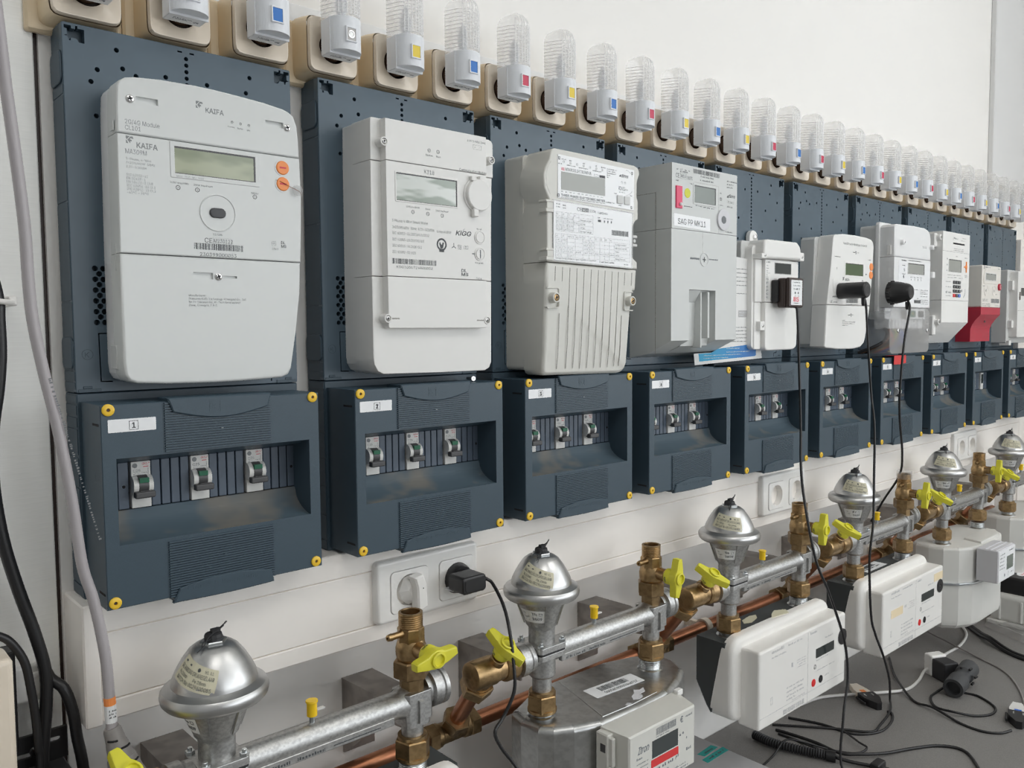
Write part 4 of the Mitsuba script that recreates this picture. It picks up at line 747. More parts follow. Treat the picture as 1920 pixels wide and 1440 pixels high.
def head(x, z, yb, yf, r, ball, label):
    t = thing('optical_reader_head', label, 'optical reader')
    if ball:
        obj('body', lathe([(0, 0), (r * .98, 0), (r * 1.02, 6), (r * 1.04, 14), (r * .96, 24), (r * .78, yb - yf - 5), (r * .6, yb - yf), (0, yb - yf)], (x, yb, z), (0, -1, 0), 28), 'black', t, smooth=50)
        for a in np.linspace(0, 2 * math.pi, 12, endpoint=False): obj('grip_rib', bx(x + r * 1.03 * math.cos(a) - 2, x + r * 1.03 * math.cos(a) + 2, yb - 10, yb - 2, z + r * 1.03 * math.sin(a) - 2, z + r * 1.03 * math.sin(a) + 2, .6), 'black', t)
    else: obj('body', lathe([(0, 0), (r, 0), (r, yb - yf - 2), (r - 2, yb - yf), (0, yb - yf)], (x, yb, z), (0, -1, 0), 32), 'black', t, smooth=40)
    obj('end_ring', fslab(circ(x, z, r * (.42 if ball else .62), 8).difference(circ(x, z, r * (.36 if ball else .54), 8)), yf - .4, yf + .2), 'charcoal', t)
    obj('strain_relief', lathe([(0, 0), (4.2, 0), (3.6, 12), (2.4, 16), (0, 16)], (x + 1, yf + 8, z - r * .9), (0, 0, -1), 14), 'black', t, smooth=40)
    return t
head(1340, 315.5, -.5, -55, 15.5, False, 'cylindrical black reader head on the white meter with the green display')

# 7: meter with clear terminal cover
t = thing('electricity_meter', 'grey-white electricity meter with a clear terminal cover over coloured wires', 'electricity meter')
obj('base', fslab(rr(1546, 1732, 263, 462, 8), 22, 60, 1.5), 'meter_shell', t)
obj('flange', fslab(rr(1541, 1738, 264, 468, 9), 16, 24, 2.5, 2), 'meter_cool', t, smooth=30)
o7 = Polygon([(1545, 287), (1545, 455), (1549, 459.5), (1556, 461.5), (1640, 463.5), (1698, 463), (1716, 459), (1725, 452), (1730, 440), (1730, 287)])
obj('module_cover', fslab(o7.intersection(sbox(0, 393.2, 3000, 600)), -15, 20, 3.5, 3), 'meter_cool', t, smooth=30)
obj('faceplate', fslab(o7.intersection(sbox(0, 0, 3000, 392.5)), -15, 20, 1.5, 2), 'meter_cool', t, smooth=30)
obj('front_label', fslab(sbox(1566, 290, 1727, 386.5), -15.4, -15), 'label_white', t)
for x, z in ((1577, 424), (1729, 422)):
    obj('screw_boss', lathe([(6, -6), (5.4, 6), (4, 7), (0, 7)], (x, -15, z), (0, -1, 0), 16), 'meter_cool', t, smooth=40); cross_screw(t, x, -22, z, 2.6)
obj('side_latch', bx(1543, 1546, -8, 0, 397, 417, .5), 'meter_white', t)
lcd(t, 1610.5, 1695, 359.4, 382, -15.4, 'lcd_grey', 1.6, 'meter_cool', 2)
obj('seal_tag', rb(1731, 1745, -20, -11, 354, 368, 2), 'meter_cool', t)
p_ = Print(F(-15.5))
for x in (1629.2, 1646.2, 1662.8, 1679.1): p_.r(x - 1, x + 1, 345.4, 350).fuzz(x - 5, 352, 10, 1.6, int(x))
for x, z, w, h in ((1579.7, 385, 24, 3), (1610, 387, 70, 1.8), (1583, 375, 17, 2.2), (1583, 357, 16, 2.2), (1646, 325, 20, 2), (1676, 325, 40, 1.6), (1676, 321, 32, 1.6), (1676, 317, 40, 1.6), (1676, 311, 40, 1.6), (1660, 306, 10, 2), (1676, 303, 44, 1.4), (1676, 299, 44, 1.4), (1680, 295, 40, 1.4), (1622, 398.5 - 10, 0, 1)): p_.fuzz(x, z, w, h, int(x + z))
p_.code(1646, 1679, 296.5, 303.5, 6).t('S', 1590, 363.6, 6, 6, True).p(pg((1587, 352), (1591, 357), (1593, 350), (1598, 355), (1590, 348))).put(t, 'ink')
p_ = Print(F(-15)); [p_.r(1685 + 6 * k, 1686.4 + 6 * k, 418, 423) for k in range(4)]; p_.put(t, 'ink_soft', 'vent_marks')
obj('terminal_block', [bx(1548, 1728, 4, 40, 262, 286, 1), bx(1555, 1724, -2, 30, 241, 262, 1)] + [bx(1562 + 16 * k, 1572 + 16 * k, -6, 4, 241, 262, 1) for k in range(9)], 'label_white', t)
obj('window_plate', fslab(sbox(1624, 262, 1716, 285).difference(sbox(1630, 266, 1668, 280)).difference(sbox(1680, 266, 1710, 280)), -10, -8), 'label_white', t)
obj('chip_window', bx(1629, 1669, -7.8, -7, 265, 281), 'green_mark', t); obj('chip_window', bx(1679, 1711, -7.8, -7, 265, 281), 'lcd_dark', t)
for k, (m_, x0, x1) in enumerate((('wire_brown', 1565, 1540), ('black', 1580, 1560), ('wire_green', 1595, 1580), ('wire_blue', 1615, 1625), ('wire_blue', 1628, 1640), ('red_bright', 1570, 1600), ('black', 1645, 1650), ('wire_brown', 1600, 1570), ('black_matt', 1555, 1530))):
    obj('wire', tube([(x0, 8, 243), (x0 + 2, 2, 230), ((x0 + x1) / 2, 4, 214), (x1, 18, 203), (x1 - 5, 50, 190)], 3.2, 8), m_, t, smooth=60)
obj('yellow_tag', tube([(1640, 0, 262), (1652, -4, 268), (1660, -6, 276)], 3, 6), 'knob_yellow', t)
cvr = rr(1538, 1738, 188, 286, 14, 6)
obj('clear_cover', [fslab(cvr, -12, -10.6, .6), fslab(cvr.difference(rr(1540, 1736, 190, 292, 12, 6)), -10.6, 34)], 'clear_cover', t, label='clear plastic terminal cover')
for x in (1577, 1727): cross_screw(t, x, -13, 237, 4.5, 'cover_screw')
head(1524, 315.8, -15.6, -60, 22, True, 'ball-shaped black reader head on the meter with the clear terminal cover')

# 8: cream-white prepayment meter with the keypad
t = thing('electricity_meter', 'white electricity meter with a small black number keypad and sloping bottom', 'electricity meter')
def wedge(x0, x1, yf, zt, zk, zb, yb=60, yk=35): return [(-yf, zt), (-60, zt), (-60, zb), (-yk, zb), (-yf, zk)]
obj('upper_housing', sidep(1814, 1978, [(8, 307.4), (8, 467), (-60, 467), (-60, 307.4)]), 'meter_white', t)
obj('terminal_cover', sidep(1814, 1977, [(8, 255), (8, 306.8), (-60, 306.8), (-60, 206), (-36, 206)]), 'meter_white', t)
obj('side_ear', [bx(1800, 1816, 4, 60, 430, 462, 2), bx(1800, 1816, 4, 60, 225, 272, 2)], 'meter_white', t)
for z in (452, 256): obj('ear_boss', lathe([(7, -10), (6.6, 5), (5.6, 6), (3.6, 6), (3.4, 2), (0, 2)], (1812, 1, z), (0, -1, 0), 18), 'meter_white', t, smooth=40)
for z in (452, 256): obj('ear_screw', cyl(3.2, 0, 1, (1812, -1.6, z), (0, -1, 0), 12), 'smoke', t)
lcd(t, 1851.5, 1927.4, 375, 403.4, -8, 'lcd_grey', 1.6, 'meter_shell', 1)
obj('orange_button', [lathe([(0, 0), (5, 0), (4.4, 2), (0, 2.4)], (1957, -8, 389), (0, -1, 0), 16), bx(1944, 1962, -10, -8, 387.6, 390.4, .4), bx(1955.6, 1958.6, -10, -8, 376, 402, .4)], 'orange', t)
for r_ in range(4):
    for c_ in range(3):
        x, z = 1879.5 + 15.6 * c_, 346.4 - 10.4 * r_
        k_ = obj('key', fslab(rr(x, x + 12.4, z, z + 7.6, 1.4), -9.8, -8, .5), ('red_bright', 'charcoal', 'wire_blue')[c_] if r_ == 3 else 'charcoal', t)
        p_ = Print(F(-9.8)); p_.t('*0#'[c_] if r_ == 3 else str(3 * r_ + c_ + 1), x + 6.2, z + 1.6, 4.4, centre=True); p_.put(k_, 'ink_white', 'digit')
obj('card_slot', bx(1875, 1943.5, -8.3, -8, 440, 443.6), 'dark_hole', t)
p_ = Print(F(-8)); p_.r(1816, 1976, 421.4, 422).c(1842, 404, 2).c(1842, 390, 2).c(1841.4, 376.8, 2).c(1933.6, 331, 3.4)
p_.p(Point(1938, 331).buffer(18).difference(Point(1938, 331).buffer(16.4)).intersection(sbox(1946, 314, 1960, 336)))
for x, z, w, h in ((1880, 452, 24, 4), (1930, 456, 24, 1.6), (1922, 450, 28, 1.6), (1880, 429, 60, 1.8), (1880, 425, 60, 1.8), (1892, 411, 12, 2.4), (1948, 410, 18, 1.8), (1846, 366, 80, 2), (1846, 360, 34, 2), (1880, 361, 20, 2), (1914, 360, 24, 2), (1836, 350, 30, 2), (1836, 338, 10, 2), (1850, 338, 18, 2), (1836, 324, 34, 5), (1836, 317, 34, 2), (1950, 368, 16, 2), (1952, 364, 12, 2)): p_.fuzz(x, z, w, h, int(x + z))
p_.p(pg((1874, 452), (1878, 457), (1876, 450))).put(t, 'ink_grey')

# 9: cream and red meter
t = thing('electricity_meter', 'cream electricity meter with a deep red lower half', 'electricity meter')
obj('upper_housing', fslab(rr(2088, 2224, 294.4, 402, 4), 0, 60, 2, 2), 'meter_cream', t, smooth=30)
obj('terminal_cover', put(slab(Polygon([(0, 294), (0, 276), (3, 272), (12, 262), (20, 250), (24, 238), (24, 206), (60, 206), (60, 294)]), 2086, 2224, .01), np.array([[0, 0, 1, 0], [1, 0, 0, 0], [0, 1, 0, 0], [0, 0, 0, 1.0]])), 'meter_red', t, smooth=25, label='deep red sculpted terminal cover')
obj('cover_screw', cyl(3, 0, 1, (2152, 13, 258), (0, -1, 0), 10), 'smoke', t)
obj('display_bezel', fslab(Point(2146, 360).buffer(50).intersection(sbox(2098, 355, 2200, 394)), -1.6, 0, .8, 2), 'meter_cream', t, smooth=30)
lcd(t, 2110, 2180, 365, 380.4, -1.6, 'lcd_grey', 1, 'meter_shell', 2.4)
for x in (2117, 2174): obj('round_port', lathe([(14, 0), (13.6, 1), (12.6, 1), (12, .3), (0, .3)], (x, 0, 337.4), (0, -1, 0), 24), 'meter_cream', t, smooth=30); hole(t, x, -.3, 337.4, 3.2)
obj('red_button', lathe([(0, 0), (9, 0), (9, 3), (8, 4), (0, 4)], (2210, 0, 348.6), (0, -1, 0), 22), 'meter_red', t, smooth=40); obj('button_mark', bx(2209, 2211, -4.4, -3.9, 343, 354), 'label_white', t)
p_ = Print(F(0))
for x, z, w, h in ((2110, 395.4, 34, 4), (2200, 395, 16, 2), (2096, 348, 22, 2), (2160, 346, 22, 2), (2094, 314, 36, 2), (2094, 310, 36, 2), (2094, 302, 20, 2), (2118, 302, 30, 2), (2094, 297.4, 60, 1.6), (2176, 328, 22, 2), (2186, 299, 30, 1.6), (2110, 327, 14, 2)): p_.fuzz(x, z, w, h, int(x + z))
p_.o(2099, 2106, 393, 400, 1.6).code(2156, 2216, 306, 317, 7).put(t, 'ink_soft')

# 10: last meter at the right edge of the photo
t = thing('electricity_meter', 'pale grey-white electricity meter at the right edge, partly out of the photo', 'electricity meter')
obj('back_shell', fslab(rr(2344, 2500, 198, 402, 4), 22, 60, 1), 'meter_shell', t); obj('body', fslab(rr(2362, 2520, 214, 398, 5), 0, 30, 3, 3), 'meter_white', t, smooth=30)
obj('side_lug', [bx(2350, 2364, 10, 40, 345, 372, 1.5), bx(2350, 2364, 10, 40, 240, 262, 1.5), bx(2346, 2362, 14, 40, 192, 206, 1)], 'meter_white', t)
obj('display', bx(2385, 2440, -.5, 1, 330, 352), 'lcd_dark', t); obj('red_window', bx(2372, 2380, -.6, .6, 318, 340), 'brown_black', t)
obj('seam', bx(2360.5, 2500, -.15, 0, 288, 288.6), 'groove', t)

# ------------------------------------------------------------------ gas row: regulators, manifolds, valves, copper main (axis plane y = -40)
RX = [72.5, 492.5, 908.7, 1334, 1765, 2196]; VX = [292.5, 711.5, 1127, 1556.5, 1984]; GY = -40.0
XY = lambda poly, z0, z1, ch=0, n=1: put(slab(poly, z0, z1, ch, n), np.eye(4))
DOME = [(0, -39.6), (13, -39.6), (17.5, -40.8), (22.5, -44.5), (28.5, -52.5), (34, -62), (37.4, -69.5), (38.2, -73), (38.6, -75.5), (41.5, -77), (46, -78.8), (48, -81.5), (48.6, -85), (47.6, -89.5), (45, -92.4), (42, -93.4), (33, -93.6)][::-1]
CONE = [(16.8, -152), (16.8, -134), (17.4, -131), (20.2, -128), (20.6, -126), (32.2, -95), (32.6, -92)]
def on_lathe(m, prof, x, y, ang, h0, lift=.25):
    """wraps a flat (u, v) mesh round a lathe about the vertical axis; ang = 0 faces -y, negative towards -x"""
    p = sorted((h, r) for r, h in prof); H = [a for a, _ in p]; Rr = [b for _, b in p]
    V = np.array(m.vertices); h = h0 + V[:, 1]; r = np.interp(h, H, Rr) + lift + V[:, 2]; r0 = np.interp(h0, H, Rr)
    a = ang + V[:, 0] / r0
    return mesh_of(np.column_stack([x + r * np.sin(a), y - r * np.cos(a), h]), m.faces)
def patch(w, h, n=10, k=5):
    u, v = np.meshgrid(np.linspace(-w / 2, w / 2, n), np.linspace(-h / 2, h / 2, k)); V = np.column_stack([u.ravel(), v.ravel(), u.ravel() * 0])
    i, j = np.meshgrid(np.arange(k - 1), np.arange(n - 1), indexing='ij'); a = (i * n + j).ravel()
    return mesh_of(V, np.vstack([np.column_stack([a, a + 1, a + n + 1]), np.column_stack([a, a + n + 1, a + n])]))
def fit(s, h, w, u, v, bold=False):
    m = text(s, h, bold); m.vertices[:, 0] *= w / m.vertices[:, 0].max(); m.vertices[:, 2] = 0; m.apply_translation((u, v, .1)); return m
DSEG = [(r, h) for r, h in DOME if -74 < h < -40]
DAY = ('Tu', 'Th', 'We', 'Fr', 'Mo', 'Mo')
WORD = ('leftmost and nearest', 'second from the left', 'third from the left', 'fourth from the left', 'fifth from the left', 'at the right edge')
for i, x in enumerate(RX):
    dz = -3.5 if i == 0 else 0
    t = thing('gas_pressure_regulator', f'silver dome-shaped gas pressure regulator on the gas pipes, {WORD[i]}', 'gas regulator', 'gas pressure regulators')
    D = [(r, h + dz) for r, h in DOME]; C = [(r, h + (dz if h > -100 else 0)) for r, h in CONE]
    obj('dome', lathe(D, (x, GY, 0), n=56), 'aluminium', t, smooth=30)
    obj('cone', [lathe(C, (x, GY, 0), n=40)] + [hull([(x + 21 * math.sin(a), GY - 21 * math.cos(a), -126), (x + 22.6 * math.sin(a), GY - 22.6 * math.cos(a), -127), (x + 32 * math.sin(a) + .8, GY - 32 * math.cos(a), -95 + dz), (x + 33.4 * math.sin(a), GY - 33.4 * math.cos(a), -96 + dz), (x + 32 * math.sin(a) - .8, GY - 32 * math.cos(a), -95 + dz)]) for a in (-2.2, -.6, .3, 1.3, 2.6)], 'cast_aluminium', t, smooth=35)
    sq = rr(x - 23, x + 23, GY - 23, GY + 23, 5, 3)
    fl = obj('flange', XY(sq, -158.5, -151, 1.2, 2), 'cast_aluminium', t, smooth=30)
    obj('gasket', XY(sq.buffer(-.8), -161, -158.4), 'black_matt', t)
    for sx_ in (-1, 1):
        for sy_ in (-1, 1): obj('bolt', [hexn(4.6, -151.2, -147.5, (x + 18.5 * sx_, GY + 18.5 * sy_, 0), c=.4), cyl(2.4, -148, -144.5, (x + 18.5 * sx_, GY + 18.5 * sy_, 0), n=10, c=.5)], 'zinc', t)
    obj('top_nut', hexn(12.5, -40.5 + dz, -36.8 + dz, (x, GY, 0), c=1, rot=.3), 'zinc', t)
    obj('seal_cap', [lathe([(8, -37.5), (8.4, -34), (7.6, -31.5), (5, -30.4), (0, -30.8)], (x, GY, dz), n=12), hull([(x - 2 + a, GY + b, -30.5 + c + dz) for a in (0, 8) for b in (-2.5, 2.5) for c in (0, 3)])], 'black_matt', t)
    obj('seal_wire', [tube([(x + 9, GY - 2, -26 + dz), (x + 2, GY - 6, -27.5 + dz), (x - 7, GY - 8, -31 + dz), (x - 13, GY - 10, -38 + dz), (x - 20, GY - 13, -41 + dz)], .55, 5), tube([(x + 4, GY, -29 + dz), (x + 8, GY - 3, -25 + dz), (x + 12, GY - 2, -22.5 + dz)], .7, 5), tube([(x + 5, GY, -31 + dz), (x - 6, GY - 7, -34 + dz), (x - 12, GY - 6, -36 + dz), (x - 15, GY - 10, -40 + dz)], .45, 5)], 'black_matt', t)
    A = math.radians(-56 if i < 2 else -62)
    tilt = lambda m: put(m, trimesh.transformations.rotation_matrix(-.28 if i < 2 else -.15, (0, 0, 1)))
    lab = obj('rating_label', on_lathe(tilt(patch(44, 20)), [(r, h + dz) for r, h in DSEG], x, GY, A, -59.5 + dz), 'paper_cream', t, label='yellowed paper rating label')
    tx = [fit('GAZ HARDIAS DRUKREGELAAR', 3.1, 39, -19.5, .8), fit('Pu 100mb', 2.6, 12, -17, -3.4), fit('Pe 28mb', 2.6, 12, 2, -3.4), fit('BATCH No 0029600085', 3.1, 36, -17, -7.8), fit('NO. 3.1', 2.2, 8, 10, 5.6), put(slab(rr(-18, -6, 6, 7.2, .4), 0, .1), np.eye(4)), put(slab(circ(4, 6.4, 1.5), 0, .1), np.eye(4))]
    obj('label_print', [on_lathe(tilt(m), [(r, h + dz) for r, h in DSEG], x, GY, A, -59.5 + dz, .35) for m in tx], 'ink', lab)
    B = math.radians(-56 if i != 0 else -78)
    CS = [(r, h) for r, h in C if h > -127]
    s = obj('inspection_sticker', [on_lathe(patch(19, 17), CS, x, GY, B, -112), on_lathe(patch(15, 17), CS, x, GY, B - .56, -112)], 'label_white', t, label=f'white sticker reading {DAY[i]} 2609')
    obj('sticker_print', [on_lathe(m, CS, x, GY, B, -112, .35) for m in (fit(DAY[i], 3.6, 6.4, -6.4, 1.8, True), fit('2609', 3.8, 13, -6.5, -4.8, True), put(slab(sbox(2.6, 1.6, 6.4, 5.2).difference(sbox(3, 2, 6, 4.8)), 0, .1), np.eye(4)))] + [on_lathe(m, CS, x, GY, B - .56, -112, .35) for m in (fit('Th', 2.6, 4, -4, 2.4), fit('2609', 2.4, 8, -4, -2), put(slab(sbox(-4, -5.4, 4, -5), 0, .1), np.eye(4)))], 'ink', s)
for i, x in enumerate(RX):
    v = VX[i] if i < 5 else x + 220
    t = thing('gas_manifold', f'cast aluminium gas manifold pipe under the regulator, {WORD[i]}', 'gas pipe', 'gas manifold pipes')
    sq = rr(x - 22.5, x + 22.5, GY - 22.5, GY + 22.5, 5, 3)
    obj('regulator_seat', [XY(sq, -168, -161.2, 1.2, 2), lathe([(0, -226), (12.4, -226), (12.4, -197), (15, -196), (17.3, -193.5), (17.5, -170), (18.5, -167), (0, -167)], (x, GY, 0), n=32)], 'cast_aluminium', t, smooth=30)
    obj('pipe', [lathe([(0, x + 10), (14.6, x + 10), (14.6, v - 22), (17, v - 17), (17, v - 8), (0, v - 8)], (0, GY, -166), (1, 0, 0), 32), bx(x + 22, v - 32, GY - 14.2, GY - 8, -180.5, -171.5, .8)], 'cast_aluminium', t, smooth=30)
    p_ = Print(frame((x + 30, GY - 14.3, -178.6), (1, 0, 0), (0, 0, 1))); p_.fuzz(0, 0, 36, 3, i).fuzz(44, 0, 30, 3, i + 1).r(84, 140, 1.2, 2.2); p_.put(t, 'ink', 'cast_marking')
    obj('outlet_body', [XY(rr(v - 17.5, v + 17.5, GY - 17, GY + 17, 5, 3), -184, -152.5, 1.4, 2), XY(rr(v - 16, v + 16, GY - 15.5, GY + 15.5, 6, 3), -191, -183, 1, 1), cyl(12.2, -208, -190, (v, GY, 0), n=28), hull([(v - 3, GY - 16, -160), (v + 3, GY - 16, -160), (v - 3, GY - 20, -162), (v + 3, GY - 20, -162), (v - 3, GY - 20, -186), (v + 3, GY - 20, -186), (v - 3, GY - 14, -188), (v + 3, GY - 14, -188)])], 'cast_aluminium', t, smooth=30)
    obj('end_cap', lathe([(0, v + 14), (17, v + 14), (17, v + 20), (21.5, v + 21), (21.5, v + 32), (19.5, v + 32.5), (19.5, v + 34), (21.5, v + 35), (21.5, v + 40), (20, v + 41), (0, v + 41)], (0, GY + 2, -160), (1, 0, 0), 36), 'cast_aluminium', t, smooth=30)
    obj('inlet_coupling', lathe([(0, x - 14), (15, x - 14), (15, x - 22), (18.5, x - 24), (18.5, x - 30), (17.5, x - 31), (20.5, x - 34), (20.5, x - 46), (0, x - 46)][::-1], (0, GY, -166), (1, 0, 0), 32), 'cast_aluminium', t, smooth=30)
    obj('test_nipple', cyl(3, -156, -141, (x + 98, GY, 0), n=14), 'zinc', t)
    obj('nipple_cap', lathe([(5.2, -145), (5.2, -132.5), (6.3, -130.5), (6, -129), (0, -128.6)], (x + 98, GY, 0), n=20), 'cap_yellow', t, smooth=35, label='yellow plastic cap')
    obj('cap_strap', bx(x + 103, x + 112, GY - 2, GY + 2, -141.5, -139.5, .4), 'meter_shell', t)
    for nx, nz in ((x, -216), (v, -205.5)): obj('union_nut', [hexn(20, nz - 25, nz - 3, (nx, GY, 0), c=1.4, rot=.25), lathe([(13, nz - 4), (16.5, nz - 3), (16.5, nz + 1), (12.6, nz + 1.6)], (nx, GY, 0), n=28), lathe([(15.5, nz - 27), (18.6, nz - 26), (19, nz - 22), (15, nz - 22)], (nx, GY, 0), n=28)], 'brass', t, smooth=25, label='brass union nut')
    for bxx in (x - 26, v - 8): 
        sp = pg((98, -277), (98, -184), (-28, -178), (-28, -200), (20, -205), (62, -250))
        b = thing('pipe_bracket', f'folded steel wall bracket behind the manifold pipe, {"at its regulator end" if bxx < x else "at its valve end"}, {WORD[i]}', 'bracket', 'steel pipe brackets')
        obj('side_plate', put(slab(sp, 0, 2.5), np.array([[0, 0, 1, bxx], [1, 0, 0, 0], [0, 1, 0, 0], [0, 0, 0, 1.0]])), 'steel_bracket', b)
        obj('top_plate', hull([(bxx, 98, -183), (bxx + 44, 98, -183), (bxx + 44, 30, -181.5), (bxx + 24, -28, -178), (bxx, -28, -178), (bxx, 98, -185), (bxx + 44, 98, -185), (bxx + 44, 30, -183.5), (bxx + 24, -28, -180), (bxx, -28, -180)]), 'steel_bracket', b)
        obj('wall_plate', bx(bxx, bxx + 44, 97, WY, -277, -183), 'steel_bracket', b)
def handle(parent, o, ax, bar, size=1.0):
    """yellow butterfly tap handle: ring hub, two wings; bar = direction of the wings"""
    M = frame(o, bar, np.cross(ax, bar)); s = size
    wing = Polygon([(-27, 4), (-26, -7), (-14, -9.5), (-9, -9), (-6, -11), (6, -11), (9, -9), (14, -9.5), (26, -7), (27, 4), (22, 6.5), (9, 5), (6, 8), (0, 9.5), (-6, 8), (-9, 5), (-22, 6.5)])
    wing = Polygon([(-27, 3.5), (-27.5, -4), (-13, -8), (-9.5, -8.4), (-6, -9.6), (0, -10.4), (6, -9.6), (9.5, -8.4), (13, -8), (27.5, -4), (27, 3.5), (24, 5), (11, 6.5), (7, 9), (0, 10.4), (-7, 9), (-11, 6.5), (-24, 5)])
    h = obj('tap_handle', [put(slab(affinity.scale(wing, s, s, origin=(0, 0)), -4.5, 6.5, 2.2, 2), M), put(lathe([(0, -14), (11, -14), (11.5, -9), (9.5, -4), (9, 0)], n=24), M), put(lathe([(8.6, 5), (8.6, 9), (6.6, 9.4), (6.2, 3), (0, 3)], n=24), M)], 'tap_yellow', parent, smooth=30, label='yellow butterfly handle')
    obj('hub_screw', put(cyl(5.2, 2.8, 4.2, n=18), M), 'zinc', h)
    p_ = Print(M); m_ = [fit('OPEN', 3, 8, -4, -1.5, True), fit('DICHT', 3, 9, -4.5, -1.5, True)]
    w = []
    for m, a0 in zip(m_, (1.9, -2.3)):
        V = np.array(m.vertices); a = a0 - V[:, 0] / 11.5; w.append(put(mesh_of(np.column_stack([11.65 * np.cos(a), 11.65 * np.sin(a), -11 + V[:, 1]]), m.faces), M))
    obj('hub_print', w, 'ink', h)
VB = [(1, 0, .12), (.12, 0, 1), (.1, 0, 1), (.18, 0, 1), (.1, 0, 1)]
for i, v in enumerate(VX):
    t = thing('gas_valve', f'upright brass gas valve with yellow handle, {WORD[i] if i < 4 else "near the right edge"}', 'gas valve', 'upright brass gas valves')
    obj('threaded_end', lathe(thread(13.5, -84, -66, 2.3, .8, 10.4), (v, GY, 0), n=36), 'brass', t, smooth=25)
    obj('body', [hexn(15.2, -100, -83, (v, GY, 0), sides=8, c=1.2), lathe([(0, -119), (15, -119), (17, -114), (17.3, -106), (15.4, -99), (13.5, -96), (0, -96)], (v, GY, 0), n=32), cyl(9, 8, 24, (v, GY - 4, -106), (0, -1, 0), 20, 1)], 'brass', t, smooth=30)
    obj('union_nut', [hexn(20.4, -139, -119, (v, GY, 0), c=1.6, rot=.2), hexn(13.6, -153.4, -138, (v, GY, 0), sides=8, c=.6)], 'brass_dull', t)
    obj('test_spout', [lathe([(0, 8), (4.6, 8), (4.6, 15), (3.6, 17), (3.6, 26), (4.2, 28), (3.4, 33), (1.4, 33.6), (1.2, 30), (0, 30)], (v, GY, -88), (-1, -.12, .02), 18)], 'brass', t, smooth=30)
    obj('stem', lathe([(0, 22), (7.4, 22), (7.4, 27), (5, 28), (5, 36), (0, 36)], (v, GY, -106), (0, -1, 0), 18), 'brass_dull', t, smooth=30)
    handle(t, (v, GY - 44, -106), (0, -1, 0), VB[i])
    if i == 3: obj('dust_cap', lathe([(15.2, -76), (15.2, -60), (0, -60)], (v, GY, 0), n=28), 'clear_cover', t, smooth=40, label='clear plastic dust cap')
cm = thing('copper_gas_pipe', 'long copper gas main running along the wall behind the gas meters', 'copper pipe')
CY, CZ = 60.0, -281.0
obj('pipe', cyl(10.6, -40, 2390, (0, CY, CZ), (1, 0, 0), 28), 'copper', cm, smooth=40)
for x in RX:
    tx_ = x - 72; vc = np.array([x - 95, GY, -165.0]); tc_ = np.array([tx_, CY, CZ]); d = tc_ - vc; L = np.linalg.norm(d); d /= L
    tee = obj('tee_fitting', [lathe([(0, tx_ - 30), (15.5, tx_ - 30), (15.5, tx_ - 20), (13.6, tx_ - 18), (13.6, tx_ + 18), (15.5, tx_ + 20), (15.5, tx_ + 30), (0, tx_ + 30)], (0, CY, CZ), (1, 0, 0), 28), cyl(13.4, 0, 26, tc_, -d, 24)], 'brass_dull', cm, smooth=30)
    obj('hex_nut', hexn(18.6, 22, 38, tc_, -d, c=1.6, rot=.4), 'brass_dull', tee); obj('hex_nut', hexn(18.2, tx_ + 26, tx_ + 42, (0, CY, CZ), (1, 0, 0), c=1.4), 'brass_dull', tee); obj('hex_nut', hexn(18.2, tx_ - 42, tx_ - 26, (0, CY, CZ), (1, 0, 0), c=1.4), 'brass_dull', tee)
    obj('riser', cyl(10.6, 30, L - 34, tc_, -d, 26), 'copper', cm, smooth=40)
    i = RX.index(x)
    t = thing('angle_valve', f'brass angle valve with yellow handle feeding the regulator, {WORD[i]}', 'gas valve', 'brass angle valves')
    obj('body', [lathe([(0, x - 118), (12, x - 118), (16.5, x - 116), (17.6, x - 112), (17.6, x - 84), (16, x - 80), (16, x - 68), (0, x - 68)], (0, GY, -165), (1, 0, 0), 32), cyl(15, 0, 26, vc, d, 26), cyl(9.4, 8, 24, (x - 84, GY, -165), (0, -.6, .8), 20, 1)], 'brass', t, smooth=30)
    obj('union_ring', lathe([(0, x - 70), (17, x - 70), (19.6, x - 66), (19.6, x - 52), (16.4, x - 49), (16.4, x - 46.2), (0, x - 46.2)], (0, GY, -165), (1, 0, 0), 32), 'brass', t, smooth=30)
    obj('hex_nut', [hexn(20.5, 24, 42, vc, d, c=1.6, rot=.3), cyl(16, 20, 26, vc, d, 28)], 'brass', t, smooth=20)
    obj('stem', cyl(6, 22, 36, (x - 84, GY, -165), (0, -.6, .8), 16), 'brass_dull', t, smooth=40)
    handle(t, (x - 84, GY - .6 * 44, -165 + .8 * 44), np.array([0, -.6, .8]), np.array([.55, -.8 * .83, -.6 * .83]) if i > 1 else np.array([.3, -.8 * .95, -.6 * .95]))
for k, x in enumerate((150, 985, 1700)):
    t = thing('pipe_clip', f'beige pipe clip holding the copper main to the wall, {("behind the leftmost manifold", "behind the third regulator", "near the fifth regulator")[k]}', 'pipe clip')
    obj('ring', lathe([(10.8, x - 6), (14.5, x - 6), (14.5, x + 6), (10.8, x + 6)], (0, CY, CZ), (1, 0, 0), 24), 'cream', t, smooth=30); obj('post', bx(x - 5, x + 5, CY + 13, WY, CZ - 6, CZ + 6, 1), 'cream', t)

